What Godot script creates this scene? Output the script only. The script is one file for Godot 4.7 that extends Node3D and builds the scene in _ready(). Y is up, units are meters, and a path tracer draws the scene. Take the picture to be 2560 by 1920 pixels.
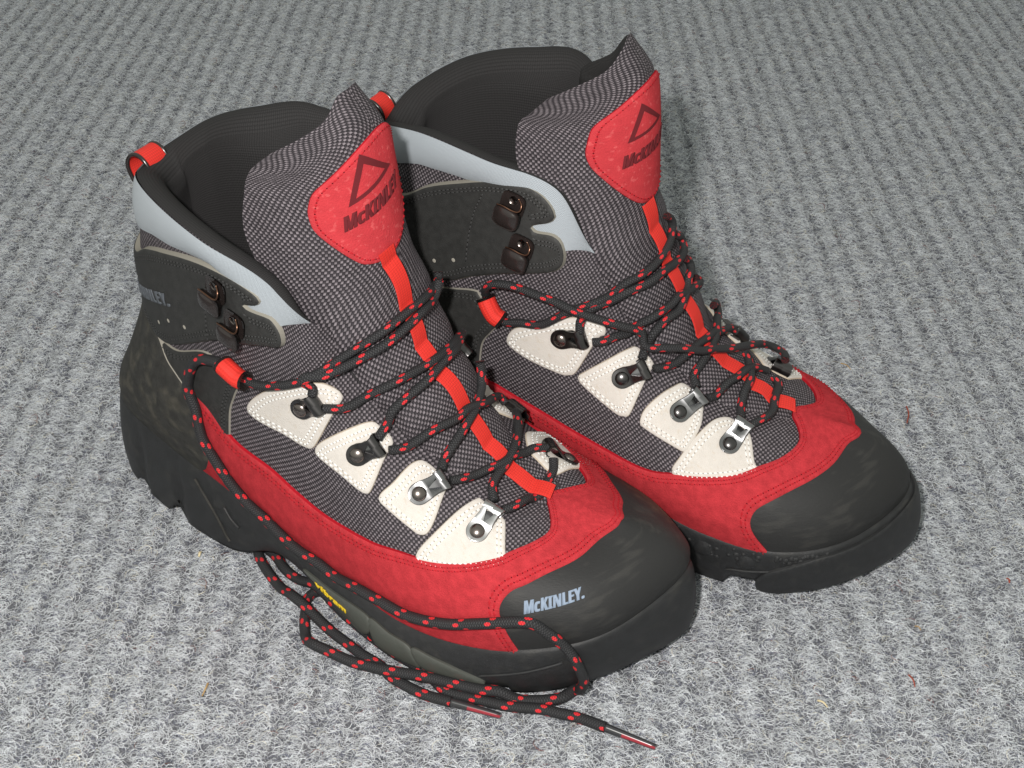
extends Node3D
# A pair of hiking boots on a ribbed needle-felt carpet, lit by a camera flash and soft room light.

var M := {}
var rng := RandomNumberGenerator.new()

func _ready() -> void:
	rng.seed = 7
	# ---- camera ----
	var cam := Camera3D.new(); cam.name = "camera"
	cam.position = Vector3(0, 0.437, 0); cam.rotation_degrees = Vector3(-38.6, 0, 0)
	cam.fov = 35.13; cam.near = 0.02; cam.far = 20.0
	add_child(cam); cam.current = true
	# ---- room light and exposure ----
	var env := Environment.new()
	env.background_mode = Environment.BG_COLOR
	env.background_color = ROOM_LIGHT.linear_to_srgb()
	env.tonemap_mode = Environment.TONE_MAPPER_LINEAR
	env.tonemap_exposure = 1.15
	env.sdfgi_enabled = true; env.ssao_enabled = true; env.ssil_enabled = true
	var we := WorldEnvironment.new(); we.name = "world_environment"; we.environment = env; add_child(we)
	# ---- the flash, a hand's breadth up and left of the lens ----
	var flash := OmniLight3D.new(); flash.name = "flash"
	flash.position = Vector3(-0.05, 0.495, 0.01); flash.light_energy = FLASH_ENERGY; flash.light_size = 0.012
	flash.light_color = Color(1.0, 0.985, 0.97); flash.omni_range = 6.0; flash.omni_attenuation = 2.0; flash.shadow_enabled = true
	add_child(flash)
	materials()
	carpet()
	make_boot(true)
	make_boot(false)
	litter()

const ROOM_LIGHT := Color(0.42, 0.435, 0.40)
const FLASH_ENERGY := 0.36

# ------------------------------------------------------------------ surfaces
class Surf:
	var n := 0
	var m := 0
	var wrap := true
	var out := 1.0
	var p := PackedVector3Array()   # ghost rows on both ends of v, ghost columns too when not wrapped
	func setup(cols: Array, wrapped: bool, outward: float) -> void:
		n = cols.size(); m = cols[0].size(); wrap = wrapped; out = outward
		var c := []
		if wrap:
			c = cols
		else:
			c.append(ghost(cols[0], cols[1])); c.append_array(cols); c.append(ghost(cols[n - 1], cols[n - 2]))
		for col in c:
			p.append(2.0 * col[0] - col[1])
			for q in col: p.append(q)
			p.append(2.0 * col[m - 1] - col[m - 2])
	func ghost(a: Array, b: Array) -> Array:
		var r := []
		for i in a.size(): r.append(2.0 * a[i] - b[i])
		return r
	func at(u: float, v: float) -> Vector3:
		v = clampf(v, 0.0, 1.0) * (m - 1)
		var j := mini(int(v), m - 2)
		var t := v - j
		var t2 := t * t; var t3 := t2 * t
		var b0 := -0.5 * t + t2 - 0.5 * t3; var b1 := 1.0 - 2.5 * t2 + 1.5 * t3; var b2 := 0.5 * t + 2.0 * t2 - 1.5 * t3; var b3 := -0.5 * t2 + 0.5 * t3
		var i := 0
		if wrap:
			u = fposmod(u, n); i = mini(int(u), n - 1)
		else:
			u = clampf(u, 0.0, n - 1.0); i = mini(int(u), n - 2)
		t = u - i; t2 = t * t; t3 = t2 * t
		var w := [-0.5 * t + t2 - 0.5 * t3, 1.0 - 2.5 * t2 + 1.5 * t3, 0.5 * t + 2.0 * t2 - 1.5 * t3, -0.5 * t2 + 0.5 * t3]
		var r := Vector3.ZERO
		for a in 4:
			var k := ((i + a - 1 + n) % n if wrap else i + a) * (m + 2) + j
			r += (p[k] * b0 + p[k + 1] * b1 + p[k + 2] * b2 + p[k + 3] * b3) * w[a]
		return r
	func normal(u: float, v: float) -> Vector3:
		var e := 0.02; var f := 0.006
		var du := at(u + e, v) - at(u - e, v)
		var dv := at(u, minf(v + f, 1.0)) - at(u, maxf(v - f, 0.0))
		return du.cross(dv).normalized() * out
	func lift(u: float, v: float, h: float) -> Vector3:
		return at(u, v) + normal(u, v) * h

func columns(flat: Array, m: int) -> Array:
	var r := []
	for i in range(0, flat.size(), m * 3):
		var c := []
		for j in m:
			c.append(Vector3(flat[i + j * 3], flat[i + j * 3 + 1], flat[i + j * 3 + 2]) * 0.001)
		r.append(c)
	return r

func tongue_columns(flat: Array) -> Array:
	var r := []
	for i in range(0, flat.size(), 7):
		var c := []
		for k in 9:
			var a := (k - 4) / 4.0 * PI / 2.0
			var q := 1.0 - cos(a)
			c.append(Vector3(flat[i] + (flat[i + 2] - flat[i]) * q, flat[i + 1] + (flat[i + 3] - flat[i + 1]) * q + flat[i + 6] * sin(a), flat[i + 4] * sin(a) + flat[i + 5]) * 0.001)
		r.append(c)
	return r

# ------------------------------------------------------------------ mesh helper
class Shape:
	var v := PackedVector3Array()
	var uv := PackedVector2Array()
	var ix := PackedInt32Array()
	var col := PackedColorArray()
	func add(q: Vector3, t := Vector2.ZERO) -> int:
		v.append(q); uv.append(t)
		return v.size() - 1
	func tri(a: int, b: int, c: int) -> void:
		ix.append(a); ix.append(b); ix.append(c)
	func quad(a: int, b: int, c: int, d: int) -> void:
		tri(a, b, c); tri(a, c, d)
	func grid(first: int, rows: int, cols: int, close_rows := false, close_cols := false) -> void:
		for i in (rows if close_rows else rows - 1):
			var i2 := (i + 1) % rows
			for j in (cols if close_cols else cols - 1):
				var j2 := (j + 1) % cols
				quad(first + i * cols + j, first + i2 * cols + j, first + i2 * cols + j2, first + i * cols + j2)
	func flip() -> void:
		for i in range(0, ix.size(), 3):
			var t := ix[i]; ix[i] = ix[i + 1]; ix[i + 1] = t
	func normals(weld: bool) -> PackedVector3Array:
		var key := PackedInt32Array(); key.resize(v.size())
		if weld:
			var seen := {}
			for i in v.size():
				var k := Vector3i((v[i] * 2e5).round())
				if not seen.has(k): seen[k] = i
				key[i] = seen[k]
		else:
			for i in v.size(): key[i] = i
		var s := PackedVector3Array(); s.resize(v.size())
		for i in range(0, ix.size(), 3):
			var a := ix[i]; var b := ix[i + 1]; var c := ix[i + 2]
			var nn := (v[c] - v[a]).cross(v[b] - v[a])
			s[key[a]] += nn; s[key[b]] += nn; s[key[c]] += nn
		var r := PackedVector3Array(); r.resize(v.size())
		for i in v.size():
			var q := s[key[i]]
			r[i] = q.normalized() if q.length_squared() > 0.0 else Vector3.UP
		return r
	func arrays(weld := true) -> Array:
		var a := []; a.resize(Mesh.ARRAY_MAX)
		a[Mesh.ARRAY_VERTEX] = v; a[Mesh.ARRAY_NORMAL] = normals(weld); a[Mesh.ARRAY_TEX_UV] = uv; a[Mesh.ARRAY_INDEX] = ix
		if col.size() == v.size(): a[Mesh.ARRAY_COLOR] = col
		return a

func put(called: String, parent: Node, shapes: Array, mats: Array, weld := true) -> MeshInstance3D:
	var am := ArrayMesh.new()
	var k := 0
	for i in shapes.size():
		if shapes[i].ix.is_empty(): continue
		am.add_surface_from_arrays(Mesh.PRIMITIVE_TRIANGLES, shapes[i].arrays(weld))
		am.surface_set_material(k, mats[i]); k += 1
	var o := MeshInstance3D.new(); o.mesh = am
	var nm := called
	var t := 1
	while parent.has_node(NodePath(nm)):
		nm = "%s_%03d" % [called, t]; t += 1
	o.name = nm
	parent.add_child(o, true)
	return o

func stuff(o: Node) -> void: o.set_meta("kind", "stuff")

func spline2(run: PackedVector2Array, closed: bool, per := 6) -> PackedVector2Array:
	var r := PackedVector2Array()
	var n := run.size()
	for i in (n if closed else n - 1):
		var a := run[(i - 1 + n) % n] if closed or i > 0 else 2.0 * run[0] - run[1]
		var b := run[i]; var c := run[(i + 1) % n]
		var d := run[(i + 2) % n] if closed or i + 2 < n else 2.0 * run[n - 1] - run[n - 2]
		for k in per:
			r.append(b.cubic_interpolate(c, a, d, float(k) / per) if n > 2 else b.lerp(c, float(k) / per))
	if not closed: r.append(run[n - 1])
	return r

func resample2(line: PackedVector2Array, step: float) -> PackedVector2Array:
	var total := 0.0
	for i in line.size() - 1: total += line[i].distance_to(line[i + 1])
	var n := maxi(1, roundi(total / step))
	var each := total / n
	var r := PackedVector2Array([line[0]])
	var gone := 0.0; var want := each
	for i in line.size() - 1:
		var d := line[i].distance_to(line[i + 1])
		while want <= gone + d + 1e-7 and r.size() < n:
			r.append(line[i].lerp(line[i + 1], (want - gone) / maxf(d, 1e-9))); want += each
		gone += d
	r.append(line[line.size() - 1])
	return r

func curve3(pts: PackedVector3Array, step: float) -> PackedVector3Array:
	var c := Curve3D.new()
	c.bake_interval = step
	var n := pts.size()
	for i in n:
		var a := pts[maxi(i - 1, 0)]; var b := pts[mini(i + 1, n - 1)]
		var t := (b - a) / 6.0
		var la := pts[i].distance_to(a); var lb := pts[i].distance_to(b)
		var d := (b - a).normalized()
		c.add_point(pts[i], -d * la / 3.0 if la > 0 else Vector3.ZERO, d * lb / 3.0 if lb > 0 else Vector3.ZERO)
	return c.get_baked_points()

func tube(line: PackedVector3Array, r: float, sides: int, period: float, flat := 1.0, taper_end := 0.0) -> Shape:
	var s := Shape.new()
	var n := line.size()
	var t0 := (line[1] - line[0]).normalized()
	var side := t0.cross(Vector3.UP)
	if side.length() < 0.1: side = t0.cross(Vector3.RIGHT)
	side = side.normalized()
	var along := 0.0
	for i in n:
		var t := (line[mini(i + 1, n - 1)] - line[maxi(i - 1, 0)]).normalized()
		side = (side - t * side.dot(t)).normalized()
		var up := side.cross(t)
		if i > 0: along += line[i].distance_to(line[i - 1])
		var rr := r * (1.0 if taper_end <= 0.0 else 1.0 - taper_end * i / (n - 1.0))
		for k in sides + 1:
			var a := TAU * k / sides
			s.add(line[i] + (side * cos(a) + up * sin(a) * flat) * rr, Vector2(float(k) / sides, along / period))
	s.grid(0, n, sides + 1)
	for e in [0, n - 1]:
		var c := s.add(line[e], Vector2(0.5, 0))
		for k in sides: s.tri(c, e * (sides + 1) + k, e * (sides + 1) + k + 1)
	return s

func merge(into: Shape, s: Shape) -> void:
	var k := into.v.size()
	into.v.append_array(s.v); into.uv.append_array(s.uv)
	for i in s.ix: into.ix.append(i + k)

# ------------------------------------------------------------------ a sheet cut to an outline and laid on a surface
func uvs(flat: Array) -> PackedVector2Array:
	var r := PackedVector2Array()
	for i in range(0, flat.size(), 2): r.append(Vector2(flat[i], flat[i + 1]))
	return r

func mirrored(a: PackedVector2Array) -> PackedVector2Array:
	var r := PackedVector2Array()
	for q in a: r.append(Vector2(20.0 - q.x, q.y))
	return r

# runs: outline pieces in (column, row share); sym 1 / 2: half an outline, mirrored about column 0 / 10
func sheet(sf: Surf, runs: Array, h: float, sym := 0, grain := 2.0, spread := 0.0006, dome := 0.0, whole := Rect2()) -> Array:
	var mid := Vector2.ZERO; var cnt := 0
	for r in runs:
		for q in r: mid += q; cnt += 1
	mid /= cnt
	var su := (sf.at(mid.x + 0.2, mid.y) - sf.at(mid.x - 0.2, mid.y)).length() / 0.4 * 1000.0
	var sv := (sf.at(mid.x, mid.y + 0.05) - sf.at(mid.x, mid.y - 0.05)).length() / 0.1 * 1000.0
	var sc := Vector2(su, sv)
	var ring := PackedVector2Array()
	for r in runs:
		var line := PackedVector2Array()
		for q in spline2(r, runs.size() == 1, 8): line.append(q * sc)
		if runs.size() == 1: line.append(line[0])
		line = resample2(line, grain)
		for i in line.size() - 1: ring.append(line[i])
	var nb := ring.size()
	var is_open := []
	for q in ring:
		is_open.append((sym == 1 and absf(q.x) < 0.01) or (sym == 2 and (absf(q.x - 10.0 * su) < 0.01 or absf(q.y - sv) < 0.01)))
	var area := 0.0
	for i in nb: area += ring[i].cross(ring[(i + 1) % nb])
	var sgn := 1.0 if area > 0 else -1.0
	var pts := PackedVector2Array(ring); var hs := PackedFloat32Array()
	for i in nb: hs.append(h if is_open[i] else h - minf(0.5 * h, 0.0007))
	for d in [0.7, 1.9]:
		for i in nb:
			if is_open[i] or (d > 1.0 and i % 2 == 1): continue
			var t := (ring[(i + 1) % nb] - ring[(i - 1 + nb) % nb]).normalized()
			var q: Vector2 = ring[i] + Vector2(-t.y, t.x) * sgn * d
			if Geometry2D.is_point_in_polygon(q, ring) and edge_distance(q, ring, is_open) > d * 0.86:
				pts.append(q); hs.append(h - (0.00012 if d < 1.0 else 0.0) + (dome * (1.0 - exp(-d / 5.0)) if dome > 0 else 0.0))
	var box := Rect2(ring[0], Vector2.ZERO)
	for q in ring: box = box.expand(q)
	var gs := grain * 1.9
	var row := 0
	var y := box.position.y + gs * 0.5
	while y < box.end.y:
		var x := box.position.x + gs * (0.5 if row % 2 == 0 else 1.0)
		while x < box.end.x:
			var q := Vector2(x + rng.randf_range(-0.2, 0.2), y + rng.randf_range(-0.2, 0.2))
			if Geometry2D.is_point_in_polygon(q, ring):
				var d := edge_distance(q, ring, is_open)
				if d > 2.7: pts.append(q); hs.append(h + (dome * (1.0 - exp(-d / 5.0)) if dome > 0 else 0.0))
			x += gs
		y += gs * 0.87; row += 1
	var tris := Geometry2D.triangulate_delaunay(pts)
	var top := Shape.new(); var wall := Shape.new()
	var copies := [0] if sym == 0 else [0, 1]
	for c in copies:
		var first := top.v.size()
		var wf := wall.v.size()
		for i in pts.size():
			var u := pts[i].x / su; var v := pts[i].y / sv
			var seam := sym == 2 and absf(v - 1.0) < 1e-4
			if c == 1 and not seam: u = 20.0 - u if sym == 2 else -u
			var nn := sf.normal(u, v)
			if seam or (i < nb and is_open[i]):
				nn.z = 0.0 if seam else nn.z
				nn = nn.normalized()
			var tex := pts[i] * 0.1 if c == 0 else Vector2(-pts[i].x, pts[i].y) * 0.1
			if whole.size.x > 0.0: tex = Vector2(((20.0 - pts[i].x / su if c == 1 else pts[i].x / su) - whole.position.x) / whole.size.x, (v - whole.position.y) / whole.size.y)
			top.add(sf.at(u, v) + nn * hs[i], tex)
			if i < nb:
				var t := (ring[(i + 1) % nb] - ring[(i - 1 + nb) % nb]).normalized()
				var q := ring[i] - Vector2(-t.y, t.x) * sgn * spread * 1000.0
				var uo := q.x / su
				if c == 1: uo = 20.0 - uo if sym == 2 else -uo
				wall.add(sf.at(u, v) + nn * hs[i], Vector2(i * grain * 0.1, 0.2))
				wall.add(sf.lift(uo, q.y / sv, -0.0008), Vector2(i * grain * 0.1, 0.0))
		for i in range(0, tris.size(), 3):
			var a := pts[tris[i]]; var b := pts[tris[i + 1]]; var d := pts[tris[i + 2]]
			if Geometry2D.is_point_in_polygon((a + b + d) / 3.0, ring) and absf((b - a).cross(d - a)) > 1e-4:
				if ((b - a).cross(d - a) > 0) == (c == 0): top.tri(first + tris[i], first + tris[i + 1], first + tris[i + 2])
				else: top.tri(first + tris[i + 1], first + tris[i], first + tris[i + 2])
		for i in nb:
			var k := (i + 1) % nb
			if is_open[i] and is_open[k]: continue
			if (sgn > 0) == (c == 0): wall.quad(wf + 2 * i, wf + 2 * i + 1, wf + 2 * k + 1, wf + 2 * k)
			else: wall.quad(wf + 2 * i, wf + 2 * k, wf + 2 * k + 1, wf + 2 * i + 1)
	# front faces outwards
	var s := 0.0
	for i in range(0, mini(top.ix.size(), 600), 3):
		var a := top.v[top.ix[i]]; var b := top.v[top.ix[i + 1]]; var d := top.v[top.ix[i + 2]]
		s += (d - a).cross(b - a).normalized().dot((top.v[top.ix[i]] - sf.at(pts[top.ix[i] % pts.size()].x / su * (1.0), pts[top.ix[i] % pts.size()].y / sv)).normalized())
	if s < 0: top.flip(); wall.flip()
	return [top, wall]

func edge_distance(q: Vector2, ring: PackedVector2Array, is_open: Array) -> float:
	var best := 1e9
	var n := ring.size()
	for i in n:
		if is_open[i]: continue
		var d := q.distance_squared_to(ring[i])
		if d < best: best = d
	return sqrt(best)

# thread: short raised stitches beside an outline
func stitches(sf: Surf, line_uv: PackedVector2Array, closed: bool, inset: Array, h: float, pitch := 2.7, mirror := 0) -> Array:
	var s := Shape.new(); var holes := Shape.new()
	var mid := Vector2.ZERO
	for q in line_uv: mid += q
	mid /= line_uv.size()
	var su := (sf.at(mid.x + 0.2, mid.y) - sf.at(mid.x - 0.2, mid.y)).length() / 0.4 * 1000.0
	var sv := (sf.at(mid.x, mid.y + 0.05) - sf.at(mid.x, mid.y - 0.05)).length() / 0.1 * 1000.0
	var line := PackedVector2Array()
	for q in spline2(line_uv, closed, 8): line.append(q * Vector2(su, sv))
	if closed: line.append(line[0])
	for off in inset:
		var r := resample2(line, pitch)
		var o := PackedVector2Array()
		for i in r.size():
			var t := (r[mini(i + 1, r.size() - 1)] - r[maxi(i - 1, 0)]).normalized()
			o.append(r[i] + Vector2(-t.y, t.x) * off)
		for i in o.size() - 1:
			var a := o[i]; var b := o[i].lerp(o[i + 1], 0.78)
			if a.distance_to(b) > pitch * 1.3 or a.distance_to(b) < pitch * 0.35: continue
			var clear := true
			for q in line:
				if a.distance_to(q) < absf(off) * 0.8: clear = false; break
			if not clear: continue
			for c in ([0, 1] if mirror > 0 else [0]):
				var f := func(q: Vector2, hh: float) -> Vector3:
					var u := q.x / su
					if c == 1: u = 20.0 - u if mirror == 2 else -u
					return sf.lift(u, q.y / sv, hh)
				var m2 := a.lerp(b, 0.5); var nn := (b - a).normalized().orthogonal() * 0.42
				var jit := rng.randf_range(-0.05, 0.05)
				var k := s.v.size()
				s.add(f.call(a, h)); s.add(f.call(b, h)); s.add(f.call(m2 + nn * (1.0 + jit), h)); s.add(f.call(m2 - nn, h)); s.add(f.call(m2, h + 0.0006))
				s.tri(k, k + 2, k + 4); s.tri(k + 2, k + 1, k + 4); s.tri(k + 1, k + 3, k + 4); s.tri(k + 3, k, k + 4)
				var e := holes.v.size()
				var g := a.lerp(b, 1.14); var al := (b - a).normalized() * 0.34
				for z in [g - al, g + nn * 0.8, g + al, g - nn * 0.8]: holes.add(f.call(z, h + 0.00012))
				holes.quad(e, e + 1, e + 2, e + 3)
	return [s, holes]

# lettering laid on a surface: o = start of the base line, ax = along it, ay = up to the cap height
func letters(sf: Surf, text: String, o: Vector2, ax: Vector2, ay: Vector2, h: float, slant := 0.0, heavy := 0.012) -> Shape:
	var font := SystemFont.new(); font.font_names = PackedStringArray(["Droid Sans"]); font.font_weight = 700
	var tm := TextMesh.new(); tm.text = text; tm.font = font; tm.font_size = 64; tm.pixel_size = 0.01; tm.depth = 0.04; tm.curve_step = 1.0
	tm.horizontal_alignment = HORIZONTAL_ALIGNMENT_LEFT; tm.vertical_alignment = VERTICAL_ALIGNMENT_BOTTOM
	var a := tm.get_mesh_arrays()
	var vs: PackedVector3Array = a[Mesh.ARRAY_VERTEX]
	var s := Shape.new()
	if vs.is_empty(): return s
	var lo := vs[0]; var hi := vs[0]
	for q in vs: lo = lo.min(q); hi = hi.max(q)
	var ii = a[Mesh.ARRAY_INDEX]
	for k in 3:       # heavy strokes: three layers, each a hair above and beside the one before
		var first := s.v.size()
		for q in vs:
			var x := (q.x - lo.x) / (hi.x - lo.x) + heavy * (k - 1) * 0.8; var y := (q.y - lo.y) / (hi.y - lo.y)
			var p := o + ax * (x + slant * (y - 0.5)) + ay * y
			s.add(sf.lift(p.x, p.y, h + (0.0003 + k * 0.00003 if q.z > 0 else -0.0002)))
		if ii == null or ii.is_empty():
			for i in vs.size(): s.ix.append(first + i)
		else:
			for i in ii: s.ix.append(first + i)
	return s

# ------------------------------------------------------------------ materials
func picture(w: int, h: int, f: Callable, mono := false) -> ImageTexture:
	var b := PackedByteArray(); b.resize(w * h * (1 if mono else 3))
	var k := 0
	for y in h:
		for x in w:
			if mono:
				b[k] = clampi(int(float(f.call(x, y)) * 255.0), 0, 255); k += 1
			else:
				var c: Color = f.call(x, y)
				c = c.linear_to_srgb()
				b[k] = clampi(int(c.r * 255.0 + 0.5), 0, 255); b[k + 1] = clampi(int(c.g * 255.0 + 0.5), 0, 255); b[k + 2] = clampi(int(c.b * 255.0 + 0.5), 0, 255); k += 3
	return ImageTexture.create_from_image(Image.create_from_data(w, h, false, Image.FORMAT_L8 if mono else Image.FORMAT_RGB8, b))

func noise(freq: float, oct := 4, sd := 1) -> FastNoiseLite:
	var n := FastNoiseLite.new(); n.noise_type = FastNoiseLite.TYPE_SIMPLEX_SMOOTH; n.frequency = freq; n.fractal_octaves = oct; n.seed = sd
	return n

func plain(called: String, c: Color, rough: float, spec := 0.5, metal := 0.0) -> StandardMaterial3D:
	var m := StandardMaterial3D.new(); m.resource_name = called
	m.albedo_color = c.linear_to_srgb(); m.roughness = rough; m.metallic_specular = spec; m.metallic = metal
	M[called] = m
	return m

func clothed(m: StandardMaterial3D, albedo: Texture2D, relief: Texture2D, tile_cm: float, deep: float) -> void:
	if albedo: m.albedo_texture = albedo; m.albedo_color = Color.WHITE
	if relief: m.heightmap_enabled = true; m.heightmap_texture = relief; m.heightmap_scale = deep
	m.uv1_scale = Vector3(1.0 / tile_cm, 1.0 / tile_cm, 1.0)

# over-and-under weave: x, y in cells; returns (thread over: 0 warp 1 weft, how high)
func weave(x: float, y: float) -> Vector2:
	var i := floori(x); var j := floori(y)
	var a := (x - i) * 2.0 - 1.0; var b := (y - j) * 2.0 - 1.0
	var weft := posmod(i + j, 2)
	var along := a if weft == 1 else b
	var across := b if weft == 1 else a
	var hgt := pow(maxf(cos(across * 1.45), 0.0), 0.6) * (0.45 + 0.55 * cos(along * 1.4))
	return Vector2(weft, hgt)

func materials() -> void:
	var fine := noise(0.11, 3, 3); var broad := noise(0.018, 3, 5); var grit := noise(0.35, 2, 9)
	# ballistic weave of the upper: dark warp, grey-lilac weft; 16 cells a tile with uneven threads
	var wt := picture(512, 512, func(x, y):
		var q := weave(x / 32.0, y / 32.0)
		var i := floori(x / 32.0); var j := floori(y / 32.0)
		var tone := 0.8 + 0.4 * (fposmod(sin(i * 12.9898 + j * 78.233) * 43758.5453, 1.0))
		var c := Color(0.205, 0.180, 0.195) if q.x > 0.5 else Color(0.034, 0.029, 0.034)
		return c * (0.25 + 0.75 * q.y) * tone)
	var wh := picture(512, 512, func(x, y): 
		var q := weave(x / 32.0, y / 32.0)
		return (0.2 + 0.8 * q.y) * (1.0 if q.x > 0.5 else 0.75), true)
	var m := plain("ballistic_cloth", Color.WHITE, 0.7, 0.35)
	clothed(m, wt, wh, 1.95, 0.05)
	m = plain("tongue_cloth", Color.WHITE, 0.7, 0.35)
	clothed(m, wt, wh, 1.95, 0.05)
	# collar: fine pale blue-grey weave
	var ct := picture(256, 256, func(x, y):
		var q := weave(x / 16.0, y / 16.0)
		return Color(0.47, 0.52, 0.565) * (0.55 + 0.45 * q.y))
	var ch := picture(256, 256, func(x, y): return weave(x / 16.0, y / 16.0).y, true)
	m = plain("collar_cloth", Color.WHITE, 0.55, 0.4); clothed(m, ct, ch, 0.96, 0.025); m.rim_enabled = true; m.rim = 0.3
	# lining: black spacer mesh
	var lt := picture(256, 256, func(x, y):
		var q := weave(x / 16.0, y / 16.0)
		var g := maxf(fine.get_noise_2d(x * 3.0, y * 3.0), 0.0)
		return Color(0.028, 0.027, 0.0275) * (0.3 + 0.8 * q.y + 1.6 * g))
	m = plain("lining_mesh", Color.WHITE, 0.85, 0.3); clothed(m, lt, ch, 1.4, 0.015)
	# suede
	var sh := picture(256, 256, func(x, y): return 0.5 + 0.35 * fine.get_noise_2d(x * 2.0, y * 2.0) + 0.35 * grit.get_noise_2d(x, y), true)
	var st := picture(512, 512, func(x, y):
		var k := 1.0 + 0.22 * broad.get_noise_2d(x, y) + 0.30 * grit.get_noise_2d(x, y) + 0.12 * fine.get_noise_2d(x, y)
		return Color(0.44, 0.036, 0.044) * k)
	m = plain("red_suede", Color.WHITE, 0.95, 0.15); clothed(m, st, sh, 6.0, 0.03); 
	var bt := picture(512, 512, func(x, y):
		var k := 1.0 + 0.10 * broad.get_noise_2d(x, y) + 0.22 * grit.get_noise_2d(x, y)
		var dust := smoothstep(0.25, 0.6, broad.get_noise_2d(x * 1.7 + 300.0, y * 1.7))
		return Color(0.47, 0.042, 0.05).lerp(Color(0.62, 0.12, 0.12), dust * 0.5) * k)
	m = plain("badge_suede", Color.WHITE, 0.9, 0.2); clothed(m, bt, sh, 6.0, 0.02); 
	var pt := picture(512, 512, func(x, y):
		var k := 1.0 + 0.05 * broad.get_noise_2d(x, y) + 0.10 * grit.get_noise_2d(x, y)
		var soil := smoothstep(0.2, 0.7, broad.get_noise_2d(x * 1.5 + 90.0, y * 1.5))
		return Color(0.61, 0.57, 0.525).lerp(Color(0.52, 0.44, 0.34), soil * 0.35) * k)
	m = plain("pale_suede", Color.WHITE, 0.95, 0.2); clothed(m, pt, sh, 5.0, 0.02)
	plain("suede_edge", Color(0.55, 0.47, 0.37), 0.95, 0.1)
	plain("red_edge", Color(0.36, 0.012, 0.02), 0.95, 0.1)
	# leather and rubber
	var rt := picture(512, 512, func(x, y):
		var k := 1.0 + 0.35 * broad.get_noise_2d(x, y) + 0.35 * grit.get_noise_2d(x, y)
		var dust := smoothstep(-0.1, 0.8, broad.get_noise_2d(x * 0.5 + 500.0, y * 0.5 + 40.0) + 0.3 * grit.get_noise_2d(x * 1.3, y * 1.3))
		return Color(0.034, 0.033, 0.030).lerp(Color(0.088, 0.080, 0.062), dust * 0.7) * k)
	var rh := picture(512, 512, func(x, y): return 0.5 + 0.3 * fine.get_noise_2d(x, y) + 0.25 * grit.get_noise_2d(x, y), true)
	m = plain("dusty_rubber", Color.WHITE, 0.75, 0.4); clothed(m, rt, rh, 7.0, 0.02)
	var ot := picture(512, 512, func(x, y):
		var k := 1.0 + 0.3 * broad.get_noise_2d(x, y) + 0.35 * grit.get_noise_2d(x, y)
		var wear := smoothstep(0.1, 0.9, broad.get_noise_2d(x * 0.6 + 200.0, y * 0.6) + 0.2 * grit.get_noise_2d(x, y))
		return Color(0.0165, 0.0170, 0.0180).lerp(Color(0.05, 0.048, 0.042), wear * 0.4) * k)
	m = plain("black_rubber", Color.WHITE, 0.55, 0.5); clothed(m, ot, rh, 6.0, 0.015)
	# toe cap leather, one picture over the whole cap (across: round the toe, down: from the sole up): fine grain, long rub marks, tan scuff by the big toe
	var scratch := noise(0.02, 3, 21)
	var cloud := noise(0.006, 3, 22)
	for worn in [true, false]:
		var tt := picture(1024, 512, func(x, y):
			var k := 1.0 + 0.22 * grit.get_noise_2d(x, y) + 0.10 * grit.get_noise_2d(x * 3.0, y * 3.0)
			var rub := smoothstep(0.05, 0.75, cloud.get_noise_2d(x, y) + 0.55 * scratch.get_noise_2d(x * 0.35 + y * 0.25, y * 1.6 - x * 0.5))
			var c := Color(0.023, 0.023, 0.023).lerp(Color(0.060, 0.058, 0.053), rub * 0.35)
			if worn:
				var d := Vector2((x - 790.0) / 165.0, (y - 140.0) / 150.0).length() + 0.35 * cloud.get_noise_2d(x * 3.0, y * 3.0)
				c = c.lerp(Color(0.13, 0.105, 0.07), smoothstep(1.0, 0.15, d) * (0.30 + 0.35 * clampf(0.5 + grit.get_noise_2d(x * 1.5, y * 1.5) + fine.get_noise_2d(x, y), 0.0, 1.0)))
				var e := Vector2((x - 820.0) / 70.0, (y - 62.0) / 42.0).length() + 0.5 * fine.get_noise_2d(x * 1.5, y * 1.5)
				c = c.lerp(Color(0.42, 0.30, 0.17), smoothstep(1.0, 0.5, e) * 0.75)
			return c * k)
		m = plain("toe_leather" if worn else "toe_leather_clean", Color.WHITE, 0.6, 0.4); clothed(m, tt, rh, 1.0, 0.010)
	var at := picture(512, 512, func(x, y):
		var k := 1.0 + 0.3 * grit.get_noise_2d(x, y) + 0.3 * broad.get_noise_2d(x, y)
		return Color(0.027, 0.027, 0.026) * k)
	m = plain("black_leather", Color.WHITE, 0.62, 0.45); clothed(m, at, rh, 5.0, 0.015)
	plain("cut_edge", Color(0.26, 0.245, 0.21), 0.95, 0.1)
	plain("black_thread", Color(0.045, 0.045, 0.045), 0.6, 0.4)
	plain("red_thread", Color(0.42, 0.014, 0.022), 0.7, 0.3)
	plain("red_hole", Color(0.10, 0.004, 0.007), 0.9, 0.1)
	plain("pale_hole", Color(0.24, 0.22, 0.20), 0.9, 0.1)
	plain("needle_hole", Color(0.008, 0.008, 0.008), 0.9, 0.1)
	plain("white_thread", Color(0.78, 0.78, 0.76), 0.7, 0.3)
	plain("olive_rubber", Color(0.062, 0.066, 0.057), 0.5, 0.5)
	plain("yellow_print", Color(0.75, 0.52, 0.02), 0.5, 0.5)
	plain("grey_print", Color(0.24, 0.30, 0.39), 0.6, 0.4)
	plain("dim_grey_print", Color(0.10, 0.11, 0.125), 0.6, 0.4)
	plain("worn_print", Color(0.13, 0.020, 0.024), 0.9, 0.2)
	plain("punched_hole", Color(0.33, 0.31, 0.27), 0.9, 0.2)
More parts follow.
